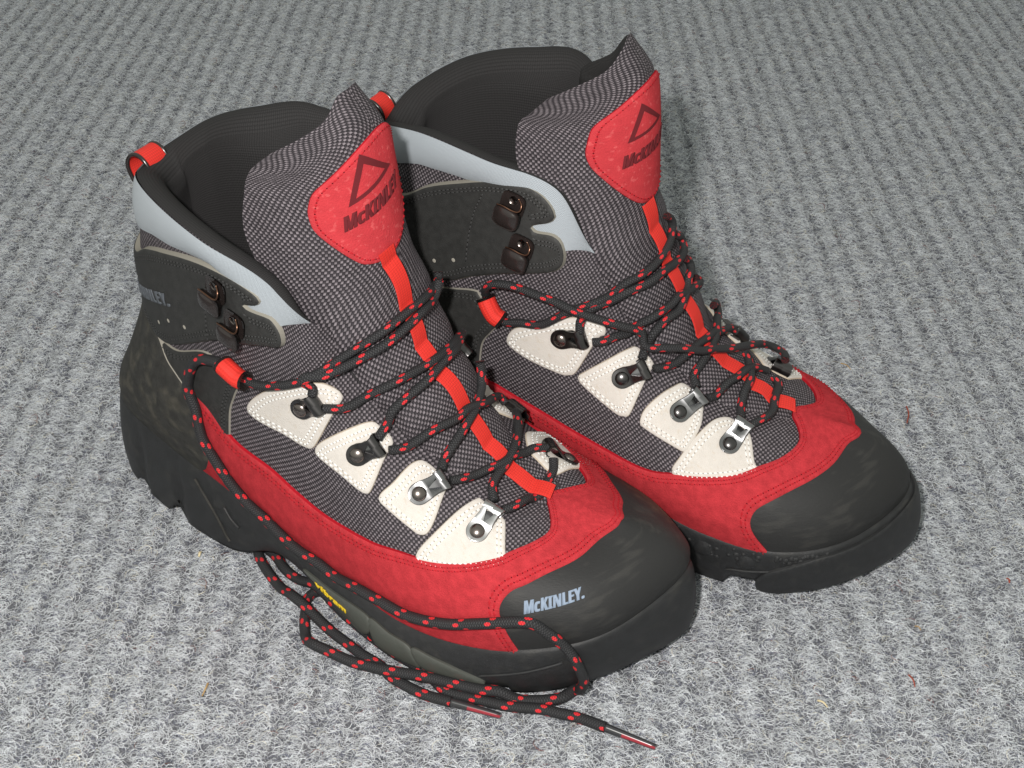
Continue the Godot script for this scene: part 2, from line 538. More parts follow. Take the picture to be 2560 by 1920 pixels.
	# webbing
	var xt := picture(128, 128, func(x, y):
		var q := weave(x / 16.0, y / 16.0)
		return Color(0.83, 0.040, 0.028) * (0.62 + 0.38 * q.y))
	m = plain("red_webbing", Color.WHITE, 0.6, 0.4); clothed(m, xt, ch, 0.9, 0.02)
	# lace: black braid with pairs of red ticks winding round it
	var la := picture(96, 192, func(x, y):
		var u: float = x / 96.0; var v: float = y / 192.0
		var q := braid(u, v)
		var c := Color(0.026, 0.026, 0.028) * (0.15 + 1.2 * q)
		for k in 6:
			var du := absf(fposmod(u - (k + 0.5) / 6.0 + 0.5, 1.0) - 0.5); var dv := absf(fposmod(v - 0.5 - 0.15 * ((k % 3) - 1) + 0.5, 1.0) - 0.5)
			if pow(du / 0.058, 2.0) + pow(dv / 0.10, 2.0) < 1.0: c = Color(0.74, 0.026, 0.034) * (0.5 + 0.6 * q)
		return c)
	var lh := picture(96, 192, func(x, y): return braid(x / 96.0, y / 192.0), true)
	m = plain("lace_braid", Color.WHITE, 0.6, 0.45); m.albedo_texture = la; m.heightmap_enabled = true; m.heightmap_texture = lh; m.heightmap_scale = 0.03
	var ag := picture(32, 64, func(x, y): return Color(0.30, 0.018, 0.03) if (posmod(x, 16) < 5 and y > 22) else Color(0.026, 0.026, 0.028))
	m = plain("aglet_plastic", Color.WHITE, 0.22, 0.6); m.albedo_texture = ag; m.clearcoat_enabled = true; m.clearcoat = 0.6; m.clearcoat_roughness = 0.1
	# metal
	plain("gunmetal", Color(0.12, 0.115, 0.115), 0.30, 0.5, 1.0)
	plain("bright_steel", Color(0.50, 0.50, 0.50), 0.25, 0.5, 1.0)
	plain("steel", Color(0.26, 0.26, 0.265), 0.27, 0.5, 1.0)
	plain("rivet_bronze", Color(0.24, 0.21, 0.195), 0.26, 0.5, 1.0)
	plain("hook_enamel", Color(0.020, 0.015, 0.014), 0.22, 0.6)
	plain("copper_edge", Color(0.22, 0.12, 0.08), 0.3, 0.5, 1.0)
	# carpet
	var fb := picture(512, 512, func(x, y):
		var k := 0.5 + 0.8 * grit.get_noise_2d(x, y) + 0.5 * fine.get_noise_2d(x * 0.7, y * 3.0)
		return Color(0.17, 0.175, 0.19) * clampf(k + 0.35, 0.25, 1.9))
	m = plain("carpet_felt", Color.WHITE, 1.0, 0.1); m.albedo_texture = fb
	m = plain("carpet_fibre", Color.WHITE, 0.9, 0.25); m.vertex_color_use_as_albedo = true
	plain("straw", Color(0.45, 0.30, 0.13), 0.8, 0.3)
	plain("seed_husk", Color(0.68, 0.58, 0.36), 0.6, 0.4)
	plain("red_lint", Color(0.33, 0.08, 0.05), 0.9, 0.2)

func braid(u: float, v: float) -> float:
	var a := u * 8.0; var b := v * 13.0
	var p := fposmod(a + b, 1.0) * 2.0 - 1.0
	var q := fposmod(a - b, 1.0) * 2.0 - 1.0
	var over := posmod(floori(a + b) + floori(a - b), 2)
	var z := (1.0 - p * p) * (0.6 + 0.4 * (1.0 - q * q)) if over == 0 else (1.0 - q * q) * (0.6 + 0.4 * (1.0 - p * p))
	return clampf(z, 0.0, 1.0)

# ------------------------------------------------------------------ carpet
const RIB := 0.0150
const RIB_TURN := -1.0
func rib(x: float) -> float:
	var f := fposmod(x / RIB, 1.0) * 2.0 - 1.0
	return -0.0011 - 0.0034 * pow(absf(f), 2.4)

func carpet() -> void:
	var bumps := noise(70.0, 2, 31)
	var s := Shape.new()
	var xs := []
	var step := RIB / 8.0
	var x := -0.78
	while x < 0.78: xs.append(x); x += step
	var zs := []
	var z := -0.12
	while z > -1.75: zs.append(z); z -= 0.0045
	for zz in zs:
		for xx in xs:
			s.add(Vector3(xx, -0.0012 + rib(xx) + 0.0009 * bumps.get_noise_2d(xx, zz), zz), Vector2(xx, zz) * 8.0)
	s.grid(0, zs.size(), xs.size())
	# the rest of the floor, plain felt out to where nothing more is seen
	var e := 3.0
	var r := [[-e, -e, e, -1.74], [-e, -0.125, e, e], [-e, -1.74, -0.775, -0.125], [0.77, -1.74, e, -0.125]]
	for q in r:
		var k := s.v.size()
		for c in [[q[0], q[1]], [q[2], q[1]], [q[2], q[3]], [q[0], q[3]]]: s.add(Vector3(c[0], -0.003, c[1]), Vector2(c[0], c[1]) * 8.0)
		s.quad(k, k + 1, k + 2, k + 3)
	var o := put("carpet", self, [s], [M.carpet_felt], false)
	o.rotation_degrees.y = RIB_TURN
	o.set_meta("kind", "structure")
	# needled fibres: three patches of a few thousand curled strands, laid side by side along the ribs
	var side := RIB * 8.0
	var kinds := []
	for k in 3: kinds.append(fibre_patch(side, 14500, k))
	var spots := [[], [], []]
	var row := 0
	z = -0.14
	while z > -1.55:
		var half := 0.13 + 0.47 * absf(z - side)
		var c := -ceili(half / side)
		while c * side < half:
			spots[rng.randi_range(0, 2)].append(Vector3(c * side, 0, z - side))
			c += 1
		z -= side; row += 1
	for k in 3:
		var mm := MultiMesh.new(); mm.transform_format = MultiMesh.TRANSFORM_3D; mm.mesh = kinds[k]; mm.instance_count = spots[k].size()
		for i in spots[k].size(): mm.set_instance_transform(i, Transform3D(Basis(), spots[k][i]))
		var mi := MultiMeshInstance3D.new(); mi.multimesh = mm
		mi.name = "carpet_fibre" if k == 0 else "carpet_fibre_%03d" % k
		o.add_child(mi, true); stuff(mi)

func fibre_patch(side: float, count: int, sd: int) -> ArrayMesh:
	var r := RandomNumberGenerator.new(); r.seed = 100 + sd
	var tuft := noise(160.0, 2, 60 + sd)
	var s := Shape.new()
	for i in count:
		var x := (r.randi_range(0, 7) + 0.5 + clampf(r.randfn(0.0, 0.29), -0.5, 0.5)) * RIB; var z := r.randf() * side
		if r.randf() < 0.6: z = (floorf(z / 0.006) + 0.5) * 0.006 + r.randfn(0.0, 0.0015)
		var rad := r.randf_range(0.0011, 0.0036)
		var bend := r.randf_range(0.9, 3.6)
		var a0 := r.randf() * TAU
		# loops lie across the rib, crown away from the viewer's side more often than not
		if r.randf() < 0.6: a0 = PI * 0.5 - bend * 0.5 + r.randf_range(-0.6, 0.6)
		var tip := r.randf_range(-0.55, 0.55); var roll := r.randf_range(-0.5, 0.5)
		var light := tuft.get_noise_2d(x, z) * 0.32
		var k := clampf(0.90 + light * 0.7 + r.randfn(0.0, 0.22), 0.10, 0.97)
		var c := Color(k * 0.97, k, k * 1.035)
		var odd := r.randf()
		if odd < 0.16: c = Color(k * 0.25, k * 0.265, k * 0.34)
		elif odd < 0.18: c = Color(k, k * 0.95, k * 0.80)
		elif odd < 0.184: c = Color(0.30, 0.10, 0.07)
		var w := r.randf_range(0.00008, 0.00014)
		var segs := 4 if bend > 1.8 else 3
		var y0 := rib(x) + r.randf_range(-0.0008, 0.0006)
		var first := s.v.size()
		for j in segs + 1:
			var a := a0 + bend * j / segs
			var px := cos(a) * rad; var pz := -sin(a) * rad
			var mid := sin(PI * j / segs)
			var p := Vector3(x + px, maxf(y0 + px * roll + pz * tip + mid * 0.0006, rib(x + px) - 0.0011), z + pz)
			var nr := Vector3(cos(a), 0, -sin(a))
			var t := 0.45 if j == 0 or j == segs else 1.0
			for b in 3:
				var g := TAU * b / 3.0
				s.add(p + (nr * cos(g) + Vector3.UP * sin(g)) * w * t); s.col.append(c)
		s.grid(first, segs + 1, 3, false, true)
	var am := ArrayMesh.new()
	am.add_surface_from_arrays(Mesh.PRIMITIVE_TRIANGLES, s.arrays(false))
	am.surface_set_material(0, M.carpet_fibre)
	return am

# ------------------------------------------------------------------ boot
func loop_grid(sf: Surf, nu: int, v0: float, v1: float, nv: int, h: float) -> Shape:
	var s := Shape.new()
	var arc := [0.0]
	for i in nu: arc.append(arc[i] + sf.at(20.0 * i / nu, 0.4).distance_to(sf.at(20.0 * (i + 1) / nu, 0.4)) * 100.0)
	for i in nu + 1:
		var along := 0.0
		var last := sf.at(20.0 * i / nu, v0)
		for j in nv + 1:
			var u := 20.0 * i / nu; var v := lerpf(v0, v1, float(j) / nv)
			var q := sf.at(u, v)
			along += q.distance_to(last) * 100.0; last = q
			s.add(q + sf.normal(u, v) * h if h != 0.0 else q, Vector2(arc[i], along))
	s.grid(0, nu + 1, nv + 1)
	return s

func make_boot(right: bool) -> void:
	var boot := Node3D.new(); boot.name = "hiking_boot" if right else "hiking_boot_001"
	add_child(boot)
	boot.position = Vector3(-0.191, 0, -0.496) if right else Vector3(-0.083, 0, -0.543)
	boot.rotation.y = -0.497 if right else -0.455
	boot.set_meta("label", "nearer boot with a name on its toe cap and its lace looped on the carpet" if right else "farther boot with a plain black toe cap and its lace crossing its own tongue")
	boot.set_meta("category", "hiking boot"); boot.set_meta("group", "pair of worn hiking boots")
	var up := Surf.new(); up.setup(columns(UPPER_RIGHT_BOOT if right else UPPER_LEFT_BOOT, 6), true, 1.0)
	var so := Surf.new(); so.setup(columns(SOLE_RIGHT_BOOT if right else SOLE_LEFT_BOOT, 5), true, -1.0)
	var to := Surf.new(); to.setup(tongue_columns(TONGUE_RIGHT_BOOT if right else TONGUE_LEFT_BOOT) + columns(TONGUE_TOP_RIGHT_BOOT if right else TONGUE_TOP_LEFT_BOOT, 9), false, 1.0)
	var mine: Dictionary = CUT_RIGHT_BOOT if right else CUT_LEFT_BOOT
	var other: Dictionary = CUT_LEFT_BOOT if right else CUT_RIGHT_BOOT

	outsole(boot, so, right)
	put("fabric_upper", boot, [loop_grid(up, 160, 0.0, 1.0, 40, 0.0)], [M.ballistic_cloth])
	collar(boot, up, mine)
	tongue(boot, to, right, mine)

	# strap panels, lace tabs and eyelets of both sides; the far side has the other boot's cut
	for far in [false, true]:
		var cut: Dictionary = other if far else mine
		var line := func(key: String) -> PackedVector2Array:
			var a := uvs(cut[key])
			return mirrored(a) if far else a
		var turn := -1.0 if far else 1.0
		var sp := sheet(up, [line.call("strap")], 0.0015, 0, 2.2, 0.001)
		var o := put("strap_panel", boot, sp, [M.black_leather, M.cut_edge])
		var sl: PackedVector2Array = line.call("strap").slice(1, 9)
		stuff(put("stitching", o, stitches(up, sl, false, [-2.2 * turn, -3.8 * turn], 0.0015, 2.4), [M.black_thread, M.needle_hole]))
		for k in 4:
			var path: PackedVector2Array = line.call("tab%d" % (k + 1))
			if far and k == 3 and mine.has("far_tab4"): path = uvs(mine["far_tab4"])
			var tb := sheet(up, [path], 0.0014, 0, 1.9, 0.0005)
			o = put("lace_tab", boot, tb, [M.pale_suede, M.suede_edge])
			stuff(put("stitching", o, stitches(up, path, true, [2.0 * turn, 3.8 * turn] if ring_sign(path) * turn > 0 else [-2.0 * turn, -3.8 * turn], 0.0014, 2.7), [M.white_thread, M.pale_hole]))
		for k in 4:
			var e: PackedVector2Array = line.call("eyelet") if not (far and mine.has("far_eyelet")) else uvs(mine["far_eyelet"])
			eyelet(boot, up, e[2 * k], e[2 * k + 1], 0.0014, k if not far else mini(k, 1), right)
		for k in 2:
			var hk: PackedVector2Array = line.call("hooks")
			speed_hook(boot, up, hk[k], 0.0030, right)

	# heel counter and ankle panel wrap round the heel
	var cp := uvs(mine["counter"])
	var hc := sheet(up, [cp, PackedVector2Array([cp[cp.size() - 1], Vector2(0, 0.0)]), PackedVector2Array([Vector2(0, 0), cp[0]])], 0.0026, 1, 2.4, 0.0012)
	put("heel_counter", boot, hc, [M.dusty_rubber, M.cut_edge])
	var an := uvs(mine["ankle"])
	var ap := sheet(up, [an, PackedVector2Array([an[an.size() - 1], an[0]])], 0.0030, 1, 2.2, 0.0012)
	var panel := put("ankle_panel", boot, ap, [M.black_leather, M.cut_edge])
	stuff(put("stitching", panel, stitches(up, an.slice(1, an.size() - 1), false, [-2.6, -4.2], 0.0030, 2.2, 1), [M.black_thread, M.needle_hole]))
	stuff(put("stitching", panel, stitches(up, PackedVector2Array([Vector2(3.05, 0.885), Vector2(2.98, 0.80), Vector2(3.0, 0.72), Vector2(3.05, 0.66)]), false, [0.0], 0.0030, 2.2, 1), [M.black_thread, M.needle_hole]))
	if right:
		put("lettering", panel, [letters(up, "McKINLEY.", Vector2(0.95, 0.665), Vector2(1.3, 0.047), Vector2(-0.08, 0.036), 0.0031)], [M.dim_grey_print])
	for q in uvs(mine["holes"]):
		put("punched_hole", panel, [disc(up, q, 0.0010, 0.0031)], [M.punched_hole])

	# red suede rand with its tabs over the toes, and the black toe cap
	var r1 := uvs(mine["red"]); var r2 := uvs(mine["toe_edge"])
	var ridge := r1[r1.size() - 1]; var tip := r2[0]
	var rr := sheet(up, [r1, PackedVector2Array([ridge, Vector2(10, 1)]), PackedVector2Array([Vector2(10, 1), tip]), r2, PackedVector2Array([r2[r2.size() - 1], Vector2(2.6, 0.0)]), PackedVector2Array([Vector2(2.6, 0), r1[0]])], 0.0019, 2, 2.2, 0.0004)
	var rand_part := put("suede_rand", boot, rr, [M.red_suede, M.red_edge])
	var th := stitches(up, r1.slice(1), false, [-2.2, -4.0], 0.0019, 2.6, 2)
	var th2 := stitches(up, r2, false, [-2.0, -3.8], 0.0019, 2.6, 2)
	merge(th[0], th2[0]); merge(th[1], th2[1])
	stuff(put("stitching", rand_part, th, [M.red_thread, M.red_hole]))
	var r3 := PackedVector2Array()
	for q in r2: r3.append(Vector2(q.x - 0.05, minf(q.y + 0.02, 0.8)) if q.x < 9.95 else Vector2(10, q.y + 0.02))
	r3.reverse()
	var tc := sheet(up, [r3, PackedVector2Array([r3[r3.size() - 1], Vector2(10, 0)]), PackedVector2Array([Vector2(10, 0), Vector2(r3[0].x, 0)]), PackedVector2Array([Vector2(r3[0].x, 0), r3[0]])], 0.0012, 2, 2.2, 0.0004, 0.0, Rect2(7.4, -0.02, 5.2, 0.86))
	var cap := put("toe_cap", boot, tc, [M.toe_leather if right else M.toe_leather_clean, M.black_leather])
	if right:
		var o2 := Vector2(7.98, 0.292); var ax := Vector2(0.77, 0.078)
		put("lettering", cap, [letters(up, "McKINLEY.", o2, ax, Vector2(0.0, 0.070), 0.0013, 0.04)], [M.grey_print])
	# red webbing that holds the lace beside the strap, the heel loop, the lace
	var ka := pts_mm(KEEPER_RIGHT_BOOT if right else KEEPER_LEFT_BOOT)
	var keeper := put("lace_keeper", boot, [tube(curve3(ka, 0.001), 0.0044, 14, 0.009, 0.9)], [M.red_webbing])
	for e in [[0, 1], [ka.size() - 1, ka.size() - 2]]:
		var d := (ka[e[0]] - ka[e[1]]).normalized() * 0.0007
		put("edging", keeper, [tube(PackedVector3Array([ka[e[0]] - d, ka[e[0]] + d]), 0.0046, 14, 0.02, 0.9)], [M.hook_enamel])
	heel_loop(boot, right)
	lace(boot, right)

func ring_sign(a: PackedVector2Array) -> float:
	var s := 0.0
	for i in a.size(): s += a[i].cross(a[(i + 1) % a.size()])
	return signf(s)

func pts_mm(flat: Array) -> PackedVector3Array:
	var r := PackedVector3Array()
	for i in range(0, flat.size(), 3): r.append(Vector3(flat[i], flat[i + 1], flat[i + 2]) * 0.001)
	return r

func disc(sf: Surf, c: Vector2, rad: float, h: float) -> Shape:
	var s := Shape.new()
	var o := sf.at(c.x, c.y); var n := sf.normal(c.x, c.y)
	var a := n.cross(Vector3.UP).normalized(); var b := a.cross(n)
	s.add(o + n * (h + 0.0002))
	for k in 10: s.add(o + n * h + (a * cos(TAU * k / 10) + b * sin(TAU * k / 10)) * rad)
	for k in 10: s.tri(0, 1 + k, 1 + (k + 1) % 10)
	return s

func notch(x: float, right: bool) -> float:
	var y := 0.0
	if x > 0.003 and x < 0.017: y = maxf(y, 0.005 * smoothstep(0.009, 0.0145, x))
	if x > 0.030 and x < 0.049: y = maxf(y, 0.0072 * smoothstep(0.0385, 0.046, x))
	if right:
		if x > 0.168 and x < 0.176: y = maxf(y, 0.004 * smoothstep(0.168, 0.174, x))
		if x > 0.196 and x < 0.205: y = maxf(y, 0.004 * smoothstep(0.196, 0.202, x))
		if x > 0.238 and x < 0.247: y = maxf(y, 0.003 * smoothstep(0.238, 0.244, x))
	else:
		if x > 0.196 and x < 0.215: y = maxf(y, 0.005 * smoothstep(0.196, 0.212, x))
		if x > 0.231 and x < 0.246: y = maxf(y, 0.0065 * smoothstep(0.229, 0.235, x))
	return y

func sole_at(so: Surf, u: float, t: float, right: bool) -> Vector3:
	var q := so.at(u, t)
	if t > 0.5: q.y += (notch(q.x, right) - 0.0012) * smoothstep(0.55, 1.0, t)
	if t > 0.3 and q.x < 0.07:
		q -= so.normal(u, t) * 0.0016 * smoothstep(0.3, 0.6, t) * (exp(-pow((q.x - 0.0505) / 0.0028, 2.0)) + exp(-pow((q.x - 0.019) / 0.0028, 2.0)))
	return q

func outsole(boot: Node3D, so: Surf, right: bool) -> void:
	var s := Shape.new()
	var nu := 420; var nv := 22
	for i in nu:
		for j in nv + 1:
			var q := sole_at(so, 20.0 * i / nu, float(j) / nv, right)
			s.add(q, Vector2(i * 0.16, j * 0.2))
		# under the edge: in by a centimetre, then the middle of the tread
		var e := sole_at(so, 20.0 * i / nu, 1.0, right)
		var mid := Vector3(clampf(e.x, 0.03, 0.27), 0.007, 0.0)
		s.add(e.lerp(mid, 0.2) + Vector3(0, 0.0005, 0), Vector2(i * 0.16, 4.8)); s.add(Vector3(mid.x, 0.008, e.z * 0.2), Vector2(i * 0.16, 6.0))
	s.grid(0, nu, nv + 3, true, false)
	var o := put("outsole", boot, [s], [M.black_rubber])
	# moulded ribs of the heel block
	for key in (["ridge_a", "ridge_b", "ridge_c"] if right else ["ridge_c"]):
		var line := PackedVector3Array()
		for q in spline2(uvs(SOLE_CUT[key]), false, 6): line.append(sole_at(so, q.x, q.y, right) + so.normal(q.x, q.y) * 0.0002)
		put("moulded_rib", o, [tube(line, 0.0008 if key != "ridge_c" else 0.0007, 6, 0.02)], [M.dusty_rubber if key == "ridge_a" else M.black_rubber])
	if right:
		var sf := so
		for key in ["plate_a", "plate_b", "plate_c"]:
			var pl := sheet(sf, [uvs(SOLE_CUT[key])], 0.0016, 0, 1.6, 0.0003)
			var p := put("sole_plate", boot, pl, [M.olive_rubber, M.olive_rubber])
			if key == "plate_a":
				put("lettering", p, [letters(sf, "vibram", Vector2(4.68, 0.60), Vector2(0.52, 0.05), Vector2(0.0, -0.10), 0.0017)], [M.yellow_print])
	else:
		var bump := sheet(so, [uvs(SOLE_CUT["toe_guard"])], 0.0018, 0, 2.0, 0.0004)
		put("toe_guard", boot, bump, [M.black_rubber, M.black_rubber])
		var d := Shape.new()
		var r := RandomNumberGenerator.new(); r.seed = 5
		for k in 64:
			var c := Vector2(r.randf_range(5.4, 8.9), 0.0)
			c.y = r.randf_range(0.28, 0.36 + 0.12 * clampf(8.2 - c.x, 0.0, 1.5))
			merge(d, knob(so, c, r.randf_range(0.0009, 0.0017), 0.0006))
		for c in [Vector2(7.47, 0.46), Vector2(6.9, 0.44), Vector2(6.3, 0.45)]: merge(d, knob(so, c, 0.0048, 0.0011))
		stuff(put("moulded_dimple", o, [d], [M.black_rubber]))

func knob(sf: Surf, c: Vector2, rad: float, high: float) -> Shape:
	var s := Shape.new()
	var o := sf.at(c.x, c.y); var n := sf.normal(c.x, c.y)
	var a := n.cross(Vector3.UP).normalized(); var b := a.cross(n)
	s.add(o + n * high)
	for j in 3:
		var t := (j + 1) / 3.0
		for k in 12: s.add(o + n * (high * sqrt(maxf(1.0 - t * t, 0.0)) - 0.0002) + (a * cos(TAU * k / 12) + b * sin(TAU * k / 12)) * rad * t, Vector2(k * 0.1, t))
	for k in 12: s.tri(0, 1 + k, 1 + (k + 1) % 12)
	s.grid(1, 3, 12, false, true)
	return s

func low_edge(cut: Dictionary, u: float) -> float:
	var a := uvs(cut["collar"])
	u = absf(u)
	for i in a.size() - 1:
		if u <= a[i + 1].x: return lerpf(a[i].y, a[i + 1].y, (u - a[i].x) / (a[i + 1].x - a[i].x))
	return a[a.size() - 1].y

func collar(boot: Node3D, up: Surf, cut: Dictionary) -> void:
	var s := Shape.new(); var l := Shape.new()
	var n := 150; var nw := 14
	var along := 0.0
	var last := up.at(-5.0, 1.0)
	var lining_v := [0.935, 0.90, 0.87, 0.8, 0.72, 0.63, 0.54, 0.45, 0.36, 0.28, 0.2]
	for i in n + 1:
		var u := -5.0 + 10.0 * i / n
		var q := up.at(u, 1.0)
		along += q.distance_to(last) * 100.0; last = q
		var lo := low_edge(cut, u)
		var ends := smoothstep(5.0, 4.2, absf(u))
		var far_end := smoothstep(5.0, 3.3, absf(u))
		for j in nw + 1:
			var w := float(j) / nw
			var v := lerpf(lo, 1.0, w)
			var puff := (0.0004 + 0.0032 * (0.12 + 0.88 * smoothstep(4.4, 2.9, absf(u))) * pow(sin(PI * minf(w * 0.8 + 0.02, 1.0)), 0.7)) * (0.3 + 0.7 * ends)
			s.add(up.lift(u, v, puff), Vector2(along, w * 2.0))
		# over the rim and down inside
		var nn := up.normal(u, 1.0)
		var into := Vector3(-nn.x, 0, -nn.z).normalized()
		var thick := lerpf(0.004, 0.0105, far_end)
		var edge := up.lift(u, 1.0, 0.0018 * (0.3 + 0.7 * ends))
		var k := 0
		for c in [[0.0, 0.0], [0.06, 0.0003], [0.18, 0.0005], [0.36, 0.0003], [0.56, -0.0006], [0.76, -0.0024], [0.90, -0.0048], [0.98, -0.0075]]:
			l.add(edge + into * thick * c[0] * 1.15 + Vector3.UP * c[1] * (0.4 + 0.6 * far_end), Vector2(along, k * 0.15)); k += 1
		for v in lining_v:
			var p := up.at(u, v)
			var n2 := up.normal(u, v)
			l.add(p + Vector3(-n2.x, 0, -n2.z).normalized() * thick * (1.15 + 0.12 * sin(u * 2.1 + v * 9.0)), Vector2(along, 1.2 + (1.0 - v) * 12.0))
	s.grid(0, n + 1, nw + 1)
	var cols: int = 8 + lining_v.size()
	l.grid(0, n + 1, cols)
	# insole
	var c0 := l.add(Vector3(0.10, 0.055, 0.0), Vector2(3, 16))
	for i in n: l.tri(c0, i * cols + cols - 1, (i + 1) * cols + cols - 1)
	put("collar", boot, [s], [M.collar_cloth])
	put("lining", boot, [l], [M.lining_mesh])

func tongue(boot: Node3D, to: Surf, right: bool, cut: Dictionary) -> void:
	var o := Shape.new(); var inn := Shape.new()
	var ns := 88; var nt := 44
	var along := []; for j in nt + 1: along.append(0.0)
	var mid_arc := []
	for i in ns + 1:
		var sv := 11.0 * i / ns
		var across := 0.0
		var deep := 0.0095 if sv > 7.0 else lerpf(0.0018, 0.0095, smoothstep(5.0, 7.0, sv))
		if sv > 8.5: deep *= sqrt(maxf(1.0 - pow((sv - 8.5) / 2.5, 4.0), 0.0))
		for j in nt + 1:
			var t := float(j) / nt
			var q := to.at(sv, t); var nn := to.normal(sv, t)
			if i > 0: along[j] += q.distance_to(to.at(11.0 * (i - 1) / ns, t)) * 100.0
			if j > 0: across += q.distance_to(to.at(sv, float(j - 1) / nt)) * 100.0
			var e := 1.0 - pow(absf(t * 2.0 - 1.0), 5.0)
			var ripple := 0.0006 * sin(sv * 5.2) * smoothstep(1.0, 3.0, sv) * smoothstep(7.5, 6.0, sv)
			o.add(q + nn * ripple, Vector2(across - 3.0, along[nt / 2]))
			inn.add(q - nn * deep * sqrt(maxf(e, 0.0)), Vector2(across, along[nt / 2]))
	o.grid(0, ns + 1, nt + 1); inn.grid(0, ns + 1, nt + 1)
	inn.flip()
	var tg := put("tongue", boot, [o], [M.tongue_cloth])
	put("tongue_lining", tg, [inn], [M.lining_mesh])
	var b := uvs(cut["badge"])
	for i in b.size(): b[i].y = b[i].y * 0.5 + 0.5
	var bs := sheet(to, [b], 0.0013, 0, 1.9, 0.0005)
	var badge := put("tongue_badge", boot, bs, [M.badge_suede, M.red_edge])
	var rs := ring_sign(b)
	stuff(put("stitching", badge, stitches(to, b, true, [2.0 * rs], 0.0013, 2.6), [M.red_thread, M.red_hole]))
	# printed mountain and name, rubbed dark on the red
	var g := uvs(cut["peak"])
	for i in g.size(): g[i].y = g[i].y * 0.5 + 0.5
	var a := g[0]; var c := g[1]; var d := g[2]
	var mark := Shape.new()
	var inner := [a.lerp((a + c + d) / 3.0, 0.42) , c.lerp((a + c + d) / 3.0, 0.30), d.lerp((a + c + d) / 3.0, 0.34)]
	var outer := [a, c, d]
	for e in 3:
		var first := mark.v.size()
		for i in 9:
			var f := i / 8.0
			var po: Vector2 = outer[e].lerp(outer[(e + 1) % 3], f); var pi: Vector2 = inner[e].lerp(inner[(e + 1) % 3], f)
			mark.add(to.lift(po.x, po.y, 0.00145)); mark.add(to.lift(pi.x, pi.y, 0.00145))
		mark.grid(first, 9, 2)
	put("emblem", badge, [mark], [M.worn_print])
	var t0 := g[3]
	put("lettering", badge, [letters(to, "McKINLEY", t0, g[4] - g[3], g[5] - g[3], 0.00125)], [M.worn_print])
	# red webbing stripe down the middle, sewn flat where the laces cross
	var line := PackedVector2Array()
	for q in spline2(uvs(cut["stripe"]), false, 14): line.append(Vector2(q.x, q.y * 0.5 + 0.5))
	var s := Shape.new()
	var run := 0.0
	for i in line.size():
		var q := line[i]
		var dq := line[mini(i + 1, line.size() - 1)] - line[maxi(i - 1, 0)]
		var p := to.at(q.x, q.y); var nn := to.normal(q.x, q.y)
		var t := (to.at(q.x + dq.x * 0.1, q.y + dq.y * 0.1) - to.at(q.x - dq.x * 0.1, q.y - dq.y * 0.1)).normalized()
		var sd := t.cross(nn).normalized()
		if i > 0: run += p.distance_to(to.at(line[i - 1].x, line[i - 1].y)) * 100.0
		var arch := 0.0012 + 0.0016 * pow(absf(sin(PI * (q.x * 1.05 + 0.35))), 0.8)
		for e in [[-1.0, -0.0004], [-1.0, 0.0], [-0.93, 0.00035], [0.93, 0.00035], [1.0, 0.0], [1.0, -0.0004]]:
			s.add(p + sd * 0.0042 * e[0] + nn * (arch + e[1]), Vector2(e[0] * 0.36, run))
	s.grid(0, line.size(), 6)
	put("tongue_stripe", boot, [s], [M.red_webbing])

func frame_at(sf: Surf, a: Vector2, b: Vector2, h: float) -> Transform3D:
	var n := sf.normal(a.x, a.y)
	var d := sf.at(b.x, b.y) - sf.at(a.x, a.y)
	d = (d - n * n.dot(d)).normalized()
	return Transform3D(Basis(d, n, d.cross(n)), sf.at(a.x, a.y) + n * h)

